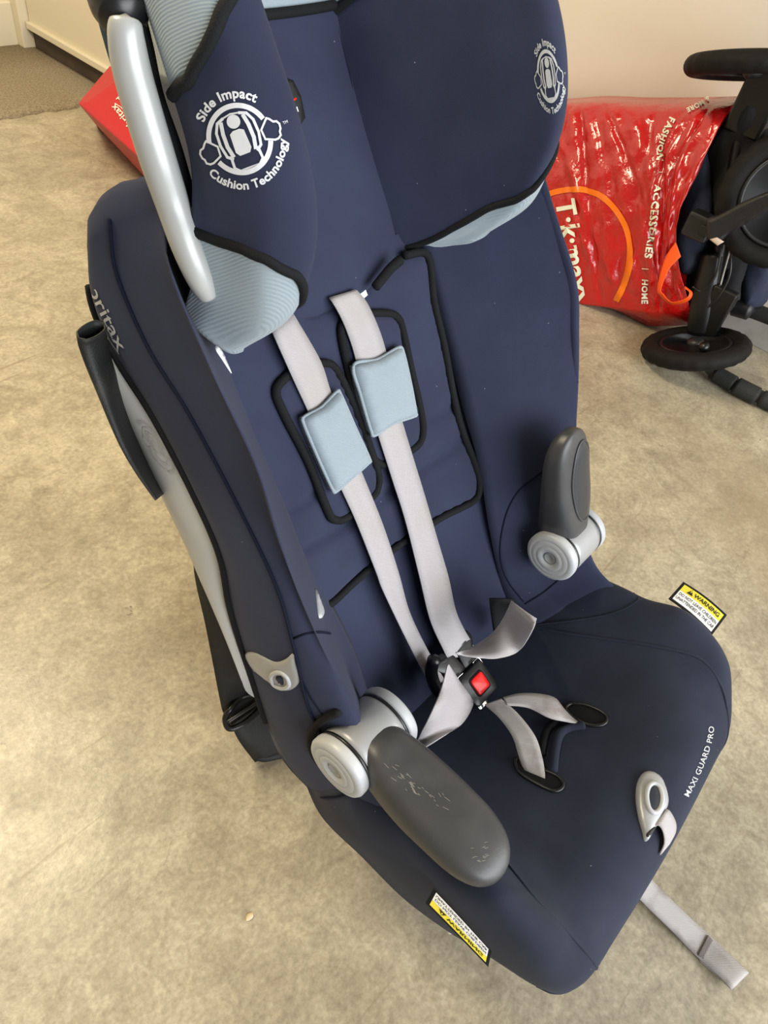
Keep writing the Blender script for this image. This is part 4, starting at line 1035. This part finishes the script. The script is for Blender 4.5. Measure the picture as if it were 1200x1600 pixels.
tube('fork_leg', [px(1088,520,1.865), px(1098,470,1.87), px(1112,400,1.89)], [.026, .030, .026], FRB, push, seg=16, n=30, flat=(np.array([1., 0, 0]), .5))
box('fork_plate', tuple(px(1098,520,1.875) + [-.014, -.032, 0]), tuple(px(1098,520,1.875) + [.014, .032, .13]), FRB, push, bev=.006)
tube('frame_tube', [px(1104,500,1.89), px(1122,400,1.91), px(1140,300,1.93), px(1158,200,1.95), px(1166,150,1.955)], .015, FRB, push, seg=16, n=50)
tube('frame_tube', [px(1130,470,1.94), px(1150,380,1.95), px(1165,300,1.96), px(1182,200,1.96), px(1192,140,1.955)], .013, FRB, push, seg=16, n=50)
tube('frame_tube', [px(1150,470,2.0), px(1168,400,2.0), px(1185,320,2.0), px(1200,240,2.0)], .016, FRB, push, seg=16, n=50)
pt = px(1178, 170, 1.945); box('axle_block', tuple(pt + [-.018, -.045, -.055]), tuple(pt + [.022, .045, .085]), FRB, push, bev=.008)
tube('brake_cable', [px(1143,383,1.885), px(1134,415,1.882), px(1125,448,1.88)], .0022, mat('bright_wire', '#b9b9b6', .3, metal=.6), push, seg=6, n=16)
tube('cable', [px(1128,385,1.87), px(1118,430,1.865), px(1098,455,1.862), px(1082,448,1.862)], .003, BLACKP, push, seg=6, n=30)
tube('cable', [px(1142,380,1.872), px(1140,430,1.866), px(1118,470,1.86), px(1090,490,1.86)], .003, BLACKP, push, seg=6, n=30)
# black seat cloth hanging in the frame and the navy canopy cloth
def cloth(name, outline, x, m, amp=.012, th=.02):
    return patch(name, outline, guide(lambda p: p[0] - x - amp * math.sin(p[1] * 60) * math.sin(p[2] * 23 + 1)), th, m, push, step=7, edge=10, puff=.008, back=.03)
cloth('seat_cloth', [(1150,165),(1185,160),(1205,240),(1195,330),(1165,420),(1145,480),(1105,505),(1072,500),(1074,440),(1082,380),(1085,300),(1098,250),(1125,200)], 1.955, mat('black_cloth', '#101114', .9, bump=(60, .4, .004)), th=.015)
cloth('canopy_cloth', [(1100,236),(1108,255),(1111,300),(1112,345),(1104,385),(1092,415),(1074,430),(1062,410),(1060,350),(1072,300),(1088,255)], 1.915, NVF, th=.02)
cloth('canopy_cloth', [(1170,392),(1200,395),(1206,420),(1192,455),(1180,478),(1163,478),(1160,440)], 1.99, NVF, th=.02)
hb = px(1092, 352, 1.85); hinge = box('hinge_block', tuple(hb + [-.022, -.036, -.030]), tuple(hb + [.022, .030, .030]), PLG, push, bev=.008)
box('hinge_button', tuple(hb + [-.028, -.034, -.010]), tuple(hb + [-.018, -.012, .014]), BLACKP, hinge, bev=.003)
lev = patch('brake_lever', [(1108,340),(1118,338),(1135,330),(1160,316),(1200,300),(1215,300),(1215,318),(1200,328),(1165,350),(1140,364),(1128,376),(1118,380),(1108,372),(1104,356)], guide(lambda p: p[0] - 1.80), .014, PLG, push, step=5, edge=7, back=.012,
     grooves=[((1120,352),(1205,306),2.2,.006),((1122,358),(1205,313),2.2,.006),((1126,364),(1200,322),2.2,.006)])
patch('lever_tag', [(1109,374),(1120,371),(1131,378),(1121,384)], guide(lambda p: p[0] - 1.785), .001, mat('tan_tag', '#c9b6a6', .6), lev, step=3, edge=2, smooth_outline=False)
# foam covered handle bar on the floor, and a second bar behind
fo = tube('handle_bar', [pz(1112,582,.024), pz(1160,606,.024), pz(1240,646,.024)], .017, FRB, push, seg=20, n=30)
tube('foam_grip', [pz(1118,584,.024), pz(1146,600,.024)], .0215, FOAM, fo, seg=20, n=14)
tube('foam_grip', [pz(1150,603,.024), pz(1182,619,.024)], .0235, FOAM, fo, seg=20, n=14)
tube('foam_grip', [pz(1190,622,.024), pz(1250,650,.024)], .0225, FOAM, fo, seg=20, n=14)
tube('handle_stem', [pz(1112,582,.024), pz(1105,570,.05), pz(1100,540,.12)], .012, FRB, push, seg=12, n=20)
tube('rear_bar', [px(1150,478,2.03), px(1178,486,2.03), px(1215,500,2.03)], .020, FOAM, push, seg=16, n=24)
tube('rear_bar_joint', [px(1148,478,2.0), px(1172,485,2.0)], .026, PLG, push, seg=16, n=12)

# ------------------------------------------------------------------ red carton by the cream door
REDC = mat('red_carton', '#b00a1a', .42); 
cart = None
pts = dict(A=pz(122,161,.16), B=pz(172,102,.19), A2=pz(137,160,.172), B2=pz(182,127,.20), C=pz(166,187,.135), E=pz(229,256,.14), G=pz(290,200,.17), a=pz(150,195,.0), c=pz(196,217,.0))
pts['e'] = np.array([pts['E'][0] + .10, pts['E'][1] + .10, 0]); pts['g'] = np.array([pts['G'][0] + .02, pts['G'][1], 0]); pts['b'] = np.array([pts['B'][0], pts['B'][1] - .02, 0])
bmx = bmesh.new()
for p in pts.values(): bmx.verts.new(tuple(p))
bmesh.ops.convex_hull(bmx, input=bmx.verts); me = bpy.data.meshes.new('red_carton'); 
bmesh.ops.dissolve_limit(bmx, angle_limit=math.radians(4), verts=bmx.verts, edges=bmx.edges)
bmesh.ops.bevel(bmx, geom=bmx.edges[:], offset=.002, segments=2, affect='EDGES'); bmx.to_mesh(me); bmx.free(); me.materials.append(REDC)
cart = bpy.data.objects.new('red_carton', me); COL.objects.link(cart)
cart['label'] = 'small red carton with upside-down white lettering on the floor by the cream door'; cart['category'] = 'box'
bpy.context.view_layer.update(); HCT = hitter(bvh_of(cart))
A = Art(); A.text('britax', 0, 0, 1, .01); A.line([(-.9,-.42),(-.2,-.58),(.6,-.56),(1.2,-.36)], .07); A.text('safe n sound', -.55, -1.02, .8, .01)
d_ = np.array([-.66, -.75]); A.put('carton_print', pxmap(HCT, 189, 181, tuple(d_ * 17), (-.75 * 15, .66 * 15), .0015), PRW, cart)
